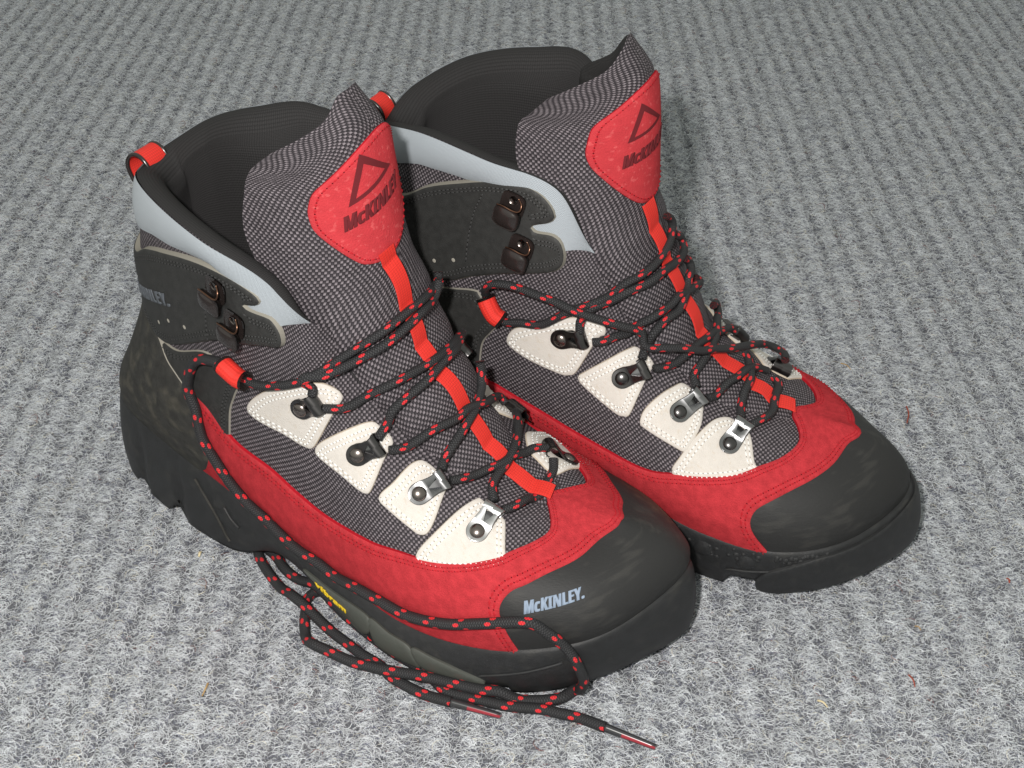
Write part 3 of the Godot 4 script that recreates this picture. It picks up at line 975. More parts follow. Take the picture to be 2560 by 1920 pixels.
# a bent steel plate with a window, riveted at one end and rolled over the lace at the other
func eyelet(boot: Node3D, up: Surf, a: Vector2, b: Vector2, h: float, k: int, right: bool) -> void:
	var fr := frame_at(up, a, b, h)
	var tipn := up.lift(b.x, b.y, h)
	var L := clampf(fr.origin.distance_to(tipn), 0.0095, 0.0135)
	var s := Shape.new()
	# along the plate: x, half width, height, half window
	var rows := []
	for i in 7:
		var t := PI * 0.5 * i / 6.0
		rows.append([-0.0048 * cos(t), maxf(0.0048 * sin(t), 0.0004), 0.0010, 0.0])
	rows.append([L * 0.22, 0.0046, 0.0012, 0.0]); rows.append([L * 0.34, 0.0043, 0.0018, 0.0])
	rows.append([L * 0.34, 0.0043, 0.0018, 0.0001]); rows.append([L * 0.5, 0.0040, 0.0029, 0.0011]); rows.append([L * 0.70, 0.0040, 0.0042, 0.0021])
	rows.append([L * 0.70, 0.0040, 0.0042, 0.0]); rows.append([L * 0.80, 0.0043, 0.0048, 0.0])
	for i in 7:
		var t := PI * (0.5 - 1.1 * (i + 1) / 7.0)
		rows.append([L * 0.80 + 0.0030 * cos(t), 0.0044 + 0.0006 * cos(t), 0.0018 + 0.0030 * sin(t), 0.0])
	var cols := [-1.0, -0.92, -0.5, 0.5, 0.92, 1.0]
	for layer in 2:
		var first := s.v.size()
		for r in rows:
			for c in cols:
				var z: float = r[1] * c
				if absf(c) < 0.6: z = signf(c) * maxf(r[3], 0.00002)
				var rim := -0.0002 if absf(c) > 0.99 else 0.0
				s.add(Vector3(r[0], r[2] + rim - layer * 0.0008, z))
		for i in rows.size() - 1:
			for j in cols.size() - 1:
				if j == 2 and rows[i][3] > 0.0 and rows[i + 1][3] > 0.0: continue
				s.quad(first + i * 6 + j, first + (i + 1) * 6 + j, first + (i + 1) * 6 + j + 1, first + i * 6 + j + 1)
	var half := rows.size() * 6
	for i in rows.size() - 1:
		for j in [0, 5]: s.quad(i * 6 + j, (i + 1) * 6 + j, half + (i + 1) * 6 + j, half + i * 6 + j)
		if rows[i][3] > 0.0 and rows[i + 1][3] > 0.0:
			for j in [2, 3]: s.quad(i * 6 + j, (i + 1) * 6 + j, half + (i + 1) * 6 + j, half + i * 6 + j)
	var mats := [M.gunmetal, M.gunmetal, M.steel, M.bright_steel] if right else [M.gunmetal, M.gunmetal, M.steel, M.steel]
	var o := put("eyelet", boot, [s], [mats[k]])
	o.transform = fr
	# back plate seen through the window
	var bp := Shape.new()
	bp.add(Vector3(0, 0.0003, 0))
	for i in 20:
		var t := TAU * i / 20
		bp.add(Vector3((L * 0.45 if cos(t) > 0 else 0.0) + cos(t) * 0.0042, 0.0003, sin(t) * 0.0040))
	for i in 20: bp.tri(0, 1 + i, 1 + (i + 1) % 20)
	put("back_plate", o, [bp], [M.steel])
	var rv := Shape.new()
	rv.add(Vector3(0, 0.0027, 0))
	for j in 5:
		var t := PI * 0.5 * (j + 1) / 5.0
		for q in 18: rv.add(Vector3(sin(t) * 0.0033 * cos(TAU * q / 18), 0.0009 + 0.0018 * cos(t), sin(t) * 0.0033 * sin(TAU * q / 18)))
	for q in 18: rv.tri(0, 1 + q, 1 + (q + 1) % 18)
	rv.grid(1, 5, 18, false, true)
	put("rivet", o, [rv], [M.rivet_bronze if right or k < 1 else M.gunmetal])

# an open lace hook: base plate, neck and a rounded square cap
func speed_hook(boot: Node3D, up: Surf, c: Vector2, h: float, right: bool) -> void:
	var fr := frame_at(up, c, c + Vector2(0.0, 0.05), h)     # x up the boot, z to the side
	var pad := func(w: float, l: float, y: float, crown: float, x0: float, thick: float) -> Shape:
		var s := Shape.new()
		for layer in 2:
			s.add(Vector3(x0, y + (crown if layer == 0 else -thick), 0))
			for j in 5:
				var r := (j + 1) / 5.0
				for q in 28:
					var t := TAU * q / 28
					var cs := signf(cos(t)) * pow(absf(cos(t)), 0.55); var sn := signf(sin(t)) * pow(absf(sin(t)), 0.55)
					s.add(Vector3(x0 + cs * l * r, (y + crown * (1.0 - pow(r, 3.0))) if layer == 0 else y - thick, sn * w * r))
		for layer in 2:
			var f := layer * 141
			for q in 28:
				if layer == 0: s.tri(f, f + 1 + q, f + 1 + (q + 1) % 28)
				else: s.tri(f, f + 1 + (q + 1) % 28, f + 1 + q)
			s.grid(f + 1, 5, 28, false, true)
		for q in 28: s.quad(113 + q, 113 + (q + 1) % 28, 254 + (q + 1) % 28, 254 + q)
		return s
	var o := put("speed_hook", boot, [pad.call(0.0064, 0.0050, 0.0046, 0.0016, -0.0022, 0.0014)], [M.hook_enamel])
	o.transform = fr
	put("base_plate", o, [pad.call(0.0060, 0.0058, 0.0006, 0.0002, 0.0030, 0.0006)], [M.hook_enamel])
	put("neck", o, [tube(PackedVector3Array([Vector3(-0.003, 0.0002, 0.001), Vector3(-0.0035, 0.002, 0.001), Vector3(-0.003, 0.0046, 0.0008)]), 0.003, 10, 0.01)], [M.hook_enamel])
	var bend := PackedVector3Array([Vector3(0.0022, 0.0046, -0.0056), Vector3(0.0029, 0.0050, -0.002), Vector3(0.0028, 0.0049, 0.0022), Vector3(0.0036, 0.0046, 0.0050), Vector3(0.0062, 0.0036, 0.0052), Vector3(0.0078, 0.0020, 0.0026)])
	put("worn_edge", o, [tube(curve3(bend, 0.0006), 0.0004, 6, 0.01)], [M.copper_edge])
	put("stud", o, [tube(PackedVector3Array([Vector3(0.0055, 0.0004, 0), Vector3(0.0055, 0.0014, 0)]), 0.0019, 14, 0.01)], [M.rivet_bronze])

func heel_loop(boot: Node3D, right: bool) -> void:
	var near := pts_mm(LOOP_RIGHT_BOOT if right else LOOP_LEFT_BOOT)
	var line := curve3(near, 0.0012)
	var z1 := -0.0125 if right else -0.0110
	var s := Shape.new()
	var run := 0.0
	for i in line.size():
		var q := line[i]
		var t := line[mini(i + 1, line.size() - 1)] - line[maxi(i - 1, 0)]
		var n := Vector3(t.y, -t.x, 0).normalized()
		if i > 0: run += q.distance_to(line[i - 1]) * 100.0
		for e in [[0.0, 0.0005], [z1, 0.0005], [z1, -0.0005], [0.0, -0.0005]]:
			s.add(Vector3(q.x, q.y, q.z + e[0]) + n * e[1], Vector2(e[0] * 100.0, run))
	s.grid(0, line.size(), 4, false, true)
	var o := put("heel_loop", boot, [s], [M.red_webbing])
	for z in [0.0, z1]:
		var l2 := PackedVector3Array()
		for q in line: l2.append(q + Vector3(0, 0, z))
		put("edging", o, [tube(l2, 0.00095, 8, 0.01)], [M.hook_enamel])

func lace(boot: Node3D, right: bool) -> void:
	var courses: Dictionary = LACE_RIGHT_BOOT if right else LACE_LEFT_BOOT
	var s := Shape.new()
	var ends := []
	for key in courses:
		var line := curve3(pts_mm(courses[key]), 0.0011)
		var thin: bool = key.begins_with("S")
		merge(s, tube(line, 0.00205 if thin else 0.0025, 16, 0.0145, 0.9))
		if key.begins_with("strand"): ends.append([line[line.size() - 1], (line[line.size() - 1] - line[line.size() - 6]).normalized()])
	var o := put("shoelace", boot, [s], [M.lace_braid])
	for k in ends.size():
		var e: Vector3 = ends[k][0]; var d: Vector3 = ends[k][1]
		d.y = 0.0
		d = (d + Vector3(0.0, -0.03, 0.0)).normalized()
		var line := PackedVector3Array()
		for i in 14: line.append(e + d * (-0.001 + 0.0235 * i / 13.0))
		put("aglet", o, [tube(line, 0.00205, 12, 0.024, 1.0, 0.35)], [M.aglet_plastic])

# ------------------------------------------------------------------ bits that lie on the carpet
func litter() -> void:
	var k := 0
	for b in LITTER:
		var s := Shape.new()
		var at := Vector3(b[0], 0.0012, b[1])
		var d: Vector3 = Vector3(cos(b[2]), 0.0, sin(b[2])) * float(b[3]) * 0.5
		var line := curve3(PackedVector3Array([at - d, at + Vector3(0, 0.0008, 0) + d.rotated(Vector3.UP, 1.57) * 0.12, at + d]), 0.0008)
		s = tube(line, b[4], 6, 0.01, 0.6, 0.45)
		var nm: String = b[5]
		var o := put(nm, self, [s], [M[b[6]]])
		o.set_meta("label", b[7]); o.set_meta("category", b[8])
		k += 1
# control points in millimetres, boot axes: x heel to toe, y up, z to the boot's right; 20 columns round the boot, rows from the sole edge up
const UPPER_RIGHT_BOOT := [
	-8, 42, 0, -2, 62, 0, 11, 85, 0, 25, 118, 0, 30, 148, 0, 33, 177, 0, 4, 42, 17, 10, 60, 21, 22, 83, 21, 37, 115, 20,
	41, 147, 21, 45, 181, 15, 42, 40, 29, 45, 59, 34, 51, 83, 35, 61, 117, 33, 66, 151, 33, 71, 183, 30, 81, 36, 37, 84, 57, 42,
	88, 84, 42, 91, 119, 40, 97, 153, 39, 102, 182, 41, 120, 28, 44, 119, 51, 48, 119, 80, 47, 121, 111, 45, 125, 143, 44, 131, 173, 42,
	160, 18, 50, 155, 45, 53, 151, 74, 50, 147, 104, 46, 146, 132, 43, 148, 157, 40, 193, 21, 57, 189, 42, 59, 183, 65, 54, 175, 89, 45,
	168, 112, 33, 161, 132, 15, 224, 25, 58, 221, 42, 59, 213, 59, 53, 206, 73, 41, 198, 85, 24, 194, 91, 0, 255, 31, 51, 254, 45, 52,
	248, 57, 46, 240, 65, 35, 233, 70, 18, 228, 70, 0, 281, 37, 31, 281, 47, 32, 275, 57, 28, 266, 62, 21, 255, 65, 10, 249, 68, 0,
	296, 40, -10, 297, 49, -9, 291, 57, -7, 281, 62, -5, 268, 66, -2, 256, 67, -1, 283, 37, -30, 283, 47, -30, 276, 55, -24, 267, 60, -18,
	256, 66, -9, 249, 68, 0, 258, 30, -48, 255, 42, -47, 247, 53, -39, 239, 61, -29, 233, 68, -18, 228, 70, 0, 224, 24, -51, 219, 38, -50,
	212, 57, -45, 204, 71, -34, 197, 84, -20, 194, 91, 0, 191, 20, -47, 184, 39, -47, 181, 64, -46, 173, 88, -38, 166, 112, -28, 159, 135, -14,
	155, 19, -39, 148, 43, -42, 148, 73, -43, 144, 104, -39, 142, 135, -37, 124, 191, -40, 115, 34, -37, 112, 55, -40, 109, 80, -38, 107, 116, -37,
	103, 158, -38, 97, 204, -40, 79, 36, -35, 78, 59, -39, 78, 87, -37, 77, 126, -35, 76, 166, -33, 75, 202, -30, 41, 40, -28, 41, 61, -33,
	43, 88, -33, 48, 125, -31, 50, 160, -30, 50, 192, -27, 4, 42, -17, 8, 62, -20, 16, 87, -20, 28, 121, -20, 32, 151, -20, 33, 180, -17]

# the other boot's upper
const UPPER_LEFT_BOOT := [
	-8, 42, 0, -5, 65, 0, 6, 92, 0, 19, 125, 0, 25, 153, 0, 28, 175, 0, 4, 42, 17, 7, 64, 21, 15, 92, 21, 28, 124, 21,
	34, 153, 20, 38, 181, 15, 41, 40, 28, 42, 63, 33, 44, 92, 34, 53, 125, 32, 59, 157, 30, 64, 188, 27, 79, 36, 35, 80, 61, 40,
	82, 92, 40, 85, 124, 37, 92, 158, 34, 98, 186, 33, 115, 34, 37, 115, 58, 43, 115, 86, 44, 117, 114, 42, 122, 145, 38, 130, 179, 32,
	151, 35, 42, 150, 56, 48, 147, 80, 47, 146, 105, 43, 147, 130, 38, 148, 152, 32, 188, 33, 50, 185, 50, 54, 181, 69, 51, 176, 89, 43,
	172, 107, 30, 171, 117, 12, 221, 31, 55, 219, 46, 57, 213, 61, 51, 208, 73, 39, 204, 82, 23, 204, 84, 0, 255, 31, 52, 253, 45, 52,
	248, 57, 46, 242, 65, 35, 238, 71, 19, 236, 72, 0, 281, 33, 32, 281, 45, 33, 275, 56, 29, 267, 63, 22, 259, 67, 11, 254, 70, 0,
	297, 35, -7, 296, 46, -7, 289, 56, -5, 281, 62, -4, 270, 67, -2, 261, 70, -1, 280, 32, -27, 279, 44, -28, 274, 55, -24, 267, 63, -18,
	259, 67, -9, 254, 70, 0, 252, 29, -47, 251, 44, -48, 246, 56, -43, 241, 64, -32, 237, 70, -17, 236, 72, 0, 218, 27, -53, 216, 45, -55,
	210, 61, -49, 205, 73, -37, 203, 83, -22, 204, 84, 0, 185, 27, -51, 182, 47, -55, 178, 69, -51, 172, 92, -42, 169, 110, -28, 171, 117, -4,
	150, 27, -44, 148, 52, -49, 144, 80, -47, 141, 110, -44, 138, 140, -37, 132, 172, -29, 120, 28, -44, 116, 54, -47, 112, 86, -44, 112, 120, -43,
	111, 159, -42, 110, 204, -43, 81, 36, -37, 80, 61, -41, 79, 92, -41, 80, 130, -38, 82, 170, -38, 85, 207, -36, 42, 40, -29, 41, 63, -34,
	42, 93, -35, 48, 129, -33, 52, 165, -33, 53, 198, -32, 4, 42, -17, 7, 65, -21, 14, 93, -21, 25, 126, -21, 30, 156, -21, 31, 184, -19]

# sole side walls, rows from the top edge down
const SOLE_RIGHT_BOOT := [
	-7, 46.5, 0, -11.2, 44, 0, -12.6, 29.6, 0, -12.1, 15.3, 0, -10, 3, 0, 4.5, 45.5, 15.9, 1.9, 43, 19.2, -0.7, 28.6, 21.6, -1.9, 14.3, 22.5, -2, 2, 22,
	42, 43.5, 27.6, 40.9, 41, 31.7, 38.4, 27.4, 35.4, 36.3, 13.7, 37.1, 35, 2, 37, 81.4, 39.5, 35.5, 81, 37, 39.7, 81.8, 24.8, 43.4, 82.9, 12.5, 45.1, 84, 2, 45,
	120.6, 32, 43, 120, 29.5, 47.2, 119, 24.4, 48.6, 118.3, 19.4, 48.1, 118, 15, 46, 158, 26, 50.1, 157, 23.5, 54.2, 157.6, 18.1, 57, 158.7, 12.6, 57.8, 160, 8, 57,
	193.3, 24, 55.5, 193, 21.5, 59.7, 192.5, 16.1, 63.4, 192.2, 10.6, 65.1, 192, 6, 65, 224.1, 27.5, 56.1, 225, 25, 60.2, 226.5, 18, 62.6, 227.5, 11, 63.1, 228, 5, 62,
	254.8, 33.5, 49.7, 257.1, 31, 53.2, 258.5, 21.2, 53.3, 258.7, 11.4, 51.7, 258, 3, 49, 279.8, 39.5, 29.6, 283.2, 37, 32.1, 284.9, 26.5, 30.8, 285.1, 16, 28.2, 284, 7, 25,
	296, 43.5, -10.1, 300.2, 41, -10, 303, 30.2, -10, 303.9, 19.3, -10, 303, 10, -10, 281.5, 37.5, -29.9, 284.1, 35, -33.2, 285.6, 24.8, -32.5, 285.8, 14.7, -30.2, 285, 6, -27,
	256.4, 34.5, -49.3, 258.1, 32, -53.2, 258.5, 21.8, -52.9, 258, 11.7, -50.8, 257, 3, -47.5, 222.8, 34, -53.5, 223, 31.5, -57.7, 223.5, 21.7, -58.3, 223.8, 11.9, -56.8, 224, 3.5, -54,
	189.5, 36.5, -49, 189, 34, -53.2, 189.1, 23.8, -54.3, 189.5, 13.7, -53.4, 190, 5, -51, 152.6, 38, -41.1, 152, 35.5, -45.2, 152.7, 26.2, -47.3, 153.8, 17, -47.5, 155, 9, -46,
	115.3, 38.5, -36, 115, 36, -40.2, 115.2, 29, -41.6, 115.5, 22, -41.1, 116, 16, -39, 79.1, 40.5, -34, 79, 38, -38.2, 80.7, 25.4, -40.7, 82.4, 12.8, -41.2, 84, 2, -40,
	40.8, 43.5, -27.1, 40, 41, -31.2, 37.8, 27.4, -34.7, 36.1, 13.7, -36.3, 35, 2, -36, 4.5, 45.5, -15.9, 1.9, 43, -19.2, -0.6, 28.6, -21.6, -1.9, 14.3, -22.5, -2, 2, -22]

#
const SOLE_LEFT_BOOT := [
	-7, 46.5, 0, -11.2, 44, 0, -12.6, 29.6, 0, -12.1, 15.3, 0, -10, 3, 0, 4.5, 45.5, 15.9, 1.9, 43, 19.2, -0.6, 28.6, 21.6, -1.9, 14.3, 22.5, -2, 2, 22,
	40.8, 43.5, 27.1, 40, 41, 31.2, 37.8, 27.4, 34.7, 36.1, 13.7, 36.3, 35, 2, 36, 79.1, 40.5, 34, 79, 38, 38.2, 80.7, 25.4, 40.7, 82.4, 12.8, 41.2, 84, 2, 40,
	115.3, 38.5, 36, 115, 36, 40.2, 115.2, 29, 41.6, 115.5, 22, 41.1, 116, 16, 39, 152.6, 38, 41.1, 152, 35.5, 45.2, 152.7, 26.2, 47.3, 153.8, 17, 47.5, 155, 9, 46,
	189.5, 36.5, 49, 189, 34, 53.2, 189.1, 23.8, 54.3, 189.5, 13.7, 53.4, 190, 5, 51, 222.8, 34, 53.5, 223, 31.5, 57.7, 223.5, 21.7, 58.3, 223.8, 11.9, 56.8, 224, 3.5, 54,
	256.4, 34.5, 49.3, 258.1, 32, 53.2, 258.5, 21.8, 52.9, 258, 11.7, 50.8, 257, 3, 47.5, 281, 37.5, 30.4, 284.2, 35, 33.1, 285.9, 24.8, 32.2, 286.1, 14.7, 30, 285, 6, 27,
	297, 39.5, -6.9, 301.2, 37, -7, 304.4, 27.2, -7.4, 305.6, 17.4, -7.7, 305, 9, -8, 280.4, 39.5, -29, 283.1, 37, -32.2, 284.7, 26.5, -31.1, 284.9, 16, -28.5, 284, 7, -25,
	254.8, 33.5, -49.7, 257.1, 31, -53.2, 258.5, 21.2, -53.3, 258.7, 11.4, -51.7, 258, 3, -49, 224.1, 27.5, -56.1, 225, 25, -60.2, 226.5, 18, -62.6, 227.5, 11, -63.1, 228, 5, -62,
	193.3, 24, -55.5, 193, 21.5, -59.7, 192.5, 16.1, -63.4, 192.2, 10.6, -65.1, 192, 6, -65, 158, 26, -50.1, 157, 23.5, -54.2, 157.6, 18.1, -57, 158.7, 12.6, -57.8, 160, 8, -57,
	120.6, 32, -43, 120, 29.5, -47.2, 119, 24.4, -48.6, 118.3, 19.4, -48.1, 118, 15, -46, 81.4, 39.5, -35.5, 81, 37, -39.7, 81.8, 24.8, -43.4, 82.9, 12.5, -45.1, 84, 2, -45,
	42, 43.5, -27.6, 40.9, 41, -31.7, 38.4, 27.4, -35.4, 36.3, 13.7, -37.1, 35, 2, -37, 4.5, 45.5, -15.9, 1.9, 43, -19.2, -0.7, 28.6, -21.6, -1.9, 14.3, -22.5, -2, 2, -22]

# tongue rows: centre x y, edge x y z, shift, tilt
const TONGUE_RIGHT_BOOT := [
	237, 69, 236, 65, 13, 0, 0, 223, 72.5, 221, 67, 19, 0, 0, 211, 81, 207, 73, 21, 0, 0, 200, 93, 194, 84, 23, 0, 0, 188, 112,
	180, 101, 26, 0, 0, 178, 126, 168, 115, 29, 0, 0, 171, 143, 155, 135, 32, 0, 0, 165, 165, 128, 163, 35, 0, 0, 162, 186, 116, 184,
	34, 0, 0]

#
const TONGUE_LEFT_BOOT := [
	239, 72, 238, 67, 13, 0, 0, 225, 77, 223, 70, 19, 0, 0, 214, 84, 210, 76, 21, 0, 0, 196, 96, 190, 88, 23, 0, 0, 185, 113,
	177, 103, 26, 0, 0, 175, 131, 163, 122, 29, 0, 0, 167, 149, 150, 141, 32, 0, 0, 162, 167, 125, 165, 35, 0, 0, 161, 186, 112, 186,
	34, 0, 0]

# top of the tongue, three rows point by point
const TONGUE_TOP_RIGHT_BOOT := [
	117, 203, -32, 130, 204, -29, 146, 206, -22.5, 157, 207, -12, 160, 207, 0, 157, 207, 12, 146, 206, 22.5, 130, 205, 29.5, 117.5, 203, 32.5, 121, 211, -29,
	134, 213, -26, 147, 219, -19, 155, 224, -10, 156.5, 227, 0, 155.5, 228, 10, 148, 222, 19, 135, 214.5, 26.5, 120, 212, 30, 126, 217, -24, 133, 224, -20,
	140, 234, -14, 146, 239, -6, 148, 240, 2, 148, 239.5, 9, 147, 233, 16, 140, 227, 22, 128, 219.5, 26]

#
const TONGUE_TOP_LEFT_BOOT := [
	111.5, 202, -32, 125, 203, -29, 145, 205, -22.5, 156, 205.5, -12, 160, 205.5, 0, 157, 205.5, 12, 145, 205, 22.5, 126, 204, 30, 111, 204, 32.5, 117, 209, -28,
	131, 211, -26, 145, 217, -19, 154, 222, -10, 156, 224, 0, 155, 224, 10, 146, 218.5, 19, 131, 212, 27, 115.7, 210, 30, 125, 215, -23, 132, 221, -19,
	139, 231, -13, 145, 237, -5, 146, 238.5, 2, 147, 236, 9.5, 143.5, 229, 17, 134, 223, 22.5, 122, 216.5, 26.8]

# lace courses (mm, boot axes)
const LACE_RIGHT_BOOT := {
	"S1": [112, 121, 47, 116, 121, 48, 124, 122, 49, 133, 125, 49, 142, 129, 48, 149, 133, 46, 158, 139, 34, 169, 147, 21, 172, 149, 6, 172, 148, -9, 166, 143, -27, 165, 146, -29],
	"S2": [150, 125, 47, 150, 128, 46, 146, 132, 47, 154, 134, 43, 162, 137, 33, 171, 142, 20, 174, 145, 0, 172, 144, -14, 172, 147, -17, 172, 150, -19],
	"S3": [154, 119, 46, 162, 119, 41, 167, 121, 32, 176, 126, 24, 181, 126, 8, 182, 126, 4, 182, 125, -4, 181, 123, -15, 177, 118, -28],
	"S4": [175, 106, 39, 176, 110, 32, 177, 115, 29, 183, 121, 15, 184, 122, 10, 184, 123, 1, 184, 123, -8, 181, 121, -19],
	"S5": [180, 101, 38, 184, 100, 33, 185, 100, 31, 191, 104, 22, 196, 104, 10, 197, 104, 2, 199, 100, -9, 194, 86, -31, 197, 83, -31],
	"S6": [198, 89, 27, 197, 91, 23, 198, 94, 21, 199, 98, 13, 199, 101, 4, 198, 102, -3, 195, 104, -13, 194, 106, -15, 192, 110, -18, 191, 113, -19],
	"S7": [203, 86, 28, 206, 85, 24, 209, 83, 17, 212, 83, 11, 215, 82, 4, 216, 81, -3, 218, 78, -10, 220, 77, -16, 224, 75, -21],
	"S8": [221, 78, 23, 217, 80, 17, 216, 81, 10, 216, 81, 4, 215, 82, -5, 212, 82, -15, 206, 81, -26, 202, 79, -32],
	"S9": [226, 76, 24, 229, 76, 20, 231, 74, 11, 231, 70, 7, 233, 70, 2, 232, 70, -4, 231, 71, -13, 229, 74, -17],
	"loop": [112, 121, 48, 103, 124, 47, 97, 123, 46, 89, 120, 45, 83, 114, 44, 79, 106, 44, 77, 98, 44, 80, 89, 45, 81, 80, 46, 83, 73, 47, 89, 64, 48, 98, 55, 50, 108, 47, 51, 116, 42, 51, 125, 37, 52, 136, 34, 54, 146, 33, 55, 158, 31, 57, 170, 34, 60, 186, 36, 63, 202, 37, 65, 220, 41, 64, 236, 47, 61, 255, 52, 55, 262, 48, 53, 269, 40, 50, 274, 32, 49, 277, 20, 47, 275, 9, 44, 271, 3, 42, 268, 3, 48, 262, 3, 53, 252, 3, 58, 244, 7, 61, 236, 7, 64, 223, 7, 67, 210, 7, 70, 197, 7, 74, 189, 7, 76, 178, 7, 78, 166, 7, 78, 158, 7, 78, 151, 3, 74, 145, 3, 67, 140, 3, 59, 138, 3, 56, 138, 3, 51, 143, 3, 46],
	"strandL": [90, 3, 31, 93, 3, 35, 100, 3, 43, 111, 3, 50, 122, 3, 55, 132, 7, 59, 140, 7, 61, 157, 3, 65, 170, 3, 68, 179, 3, 70, 188, 3, 71, 197, 3, 74, 205, 3, 75, 216, 3, 75, 227, 3, 73],
	"strandR": [92, 3, 32, 99, 3, 37, 108, 3, 40, 118, 3, 45, 127, 3, 47, 136, 6, 48, 144, 6, 50, 152, 3, 52, 164, 3, 56, 189, 3, 62, 206, 3, 64, 213, 3, 66, 222, 3, 69, 233, 3, 67, 242, 3, 65, 250, 3, 63, 262, 3, 58, 270, 3, 56, 279, 3, 54, 291, 3, 53],
}
const LACE_LEFT_BOOT := {
	"S1": [105, 115, 45, 101, 121, 44, 103, 130, 48, 109, 134, 49, 118, 135, 49, 127, 134, 49, 137, 133, 49, 147, 130, 48, 157, 127, 45, 166, 123, 40, 173, 118, 34, 176, 112, 35, 184, 111, 31, 191, 109, 25, 197, 105, 18, 201, 102, 10, 206, 99, 3, 213, 94, -11, 216, 86, -25, 221, 82, -30, 226, 82, -27, 228, 83, -21],
	"S2": [105, 114, 45, 111, 112, 46, 119, 114, 46, 129, 116, 46, 137, 122, 45, 144, 127, 43, 152, 131, 40, 157, 133, 34, 163, 139, 30, 168, 141, 23, 171, 143, 13, 172, 146, 3, 170, 149, -7, 169, 152, -8, 168, 156, -4],
	"S3": [148, 117, 45, 148, 123, 44, 152, 129, 41, 158, 131, 35, 164, 135, 31, 171, 137, 22, 174, 138, 12, 176, 136, -3, 175, 136, -12, 172, 139, -16, 172, 143, -11, 171, 146, -7],
	"S4": [154, 113, 44, 159, 114, 42, 163, 116, 39, 167, 116, 34, 169, 118, 31, 175, 122, 27, 180, 124, 16, 181, 125, 10, 183, 123, 1, 184, 121, -9, 183, 119, -15, 182, 122, -12],
	"S5": [175, 105, 36, 175, 108, 33, 175, 109, 30, 177, 115, 28, 180, 119, 21, 183, 120, 13, 183, 123, 6, 182, 124, 0, 181, 127, -4, 180, 128, -10, 178, 130, -12, 177, 134, -8],
	"S6": [181, 101, 35, 185, 100, 30, 188, 100, 25, 191, 102, 19, 193, 103, 12, 195, 102, 4, 196, 101, -3, 198, 98, -10, 199, 91, -24, 201, 88, -26],
	"S7": [199, 90, 26, 196, 93, 22, 197, 96, 16, 198, 98, 11, 198, 99, 2, 197, 100, -5, 194, 100, -15, 189, 96, -31, 190, 104, -20],
	"S8": [205, 86, 26, 207, 85, 22, 210, 88, 14, 213, 88, 7, 215, 88, 0, 218, 85, -7, 222, 81, -12],
	"S9": [221, 79, 25, 219, 80, 19, 218, 84, 12, 218, 86, 3, 215, 87, -4, 213, 88, -8, 211, 89, -10],
	"S10": [226, 77, 25, 230, 77, 18, 232, 77, 11, 231, 78, 5, 230, 78, -1, 229, 78, -8, 226, 79, -11],
}
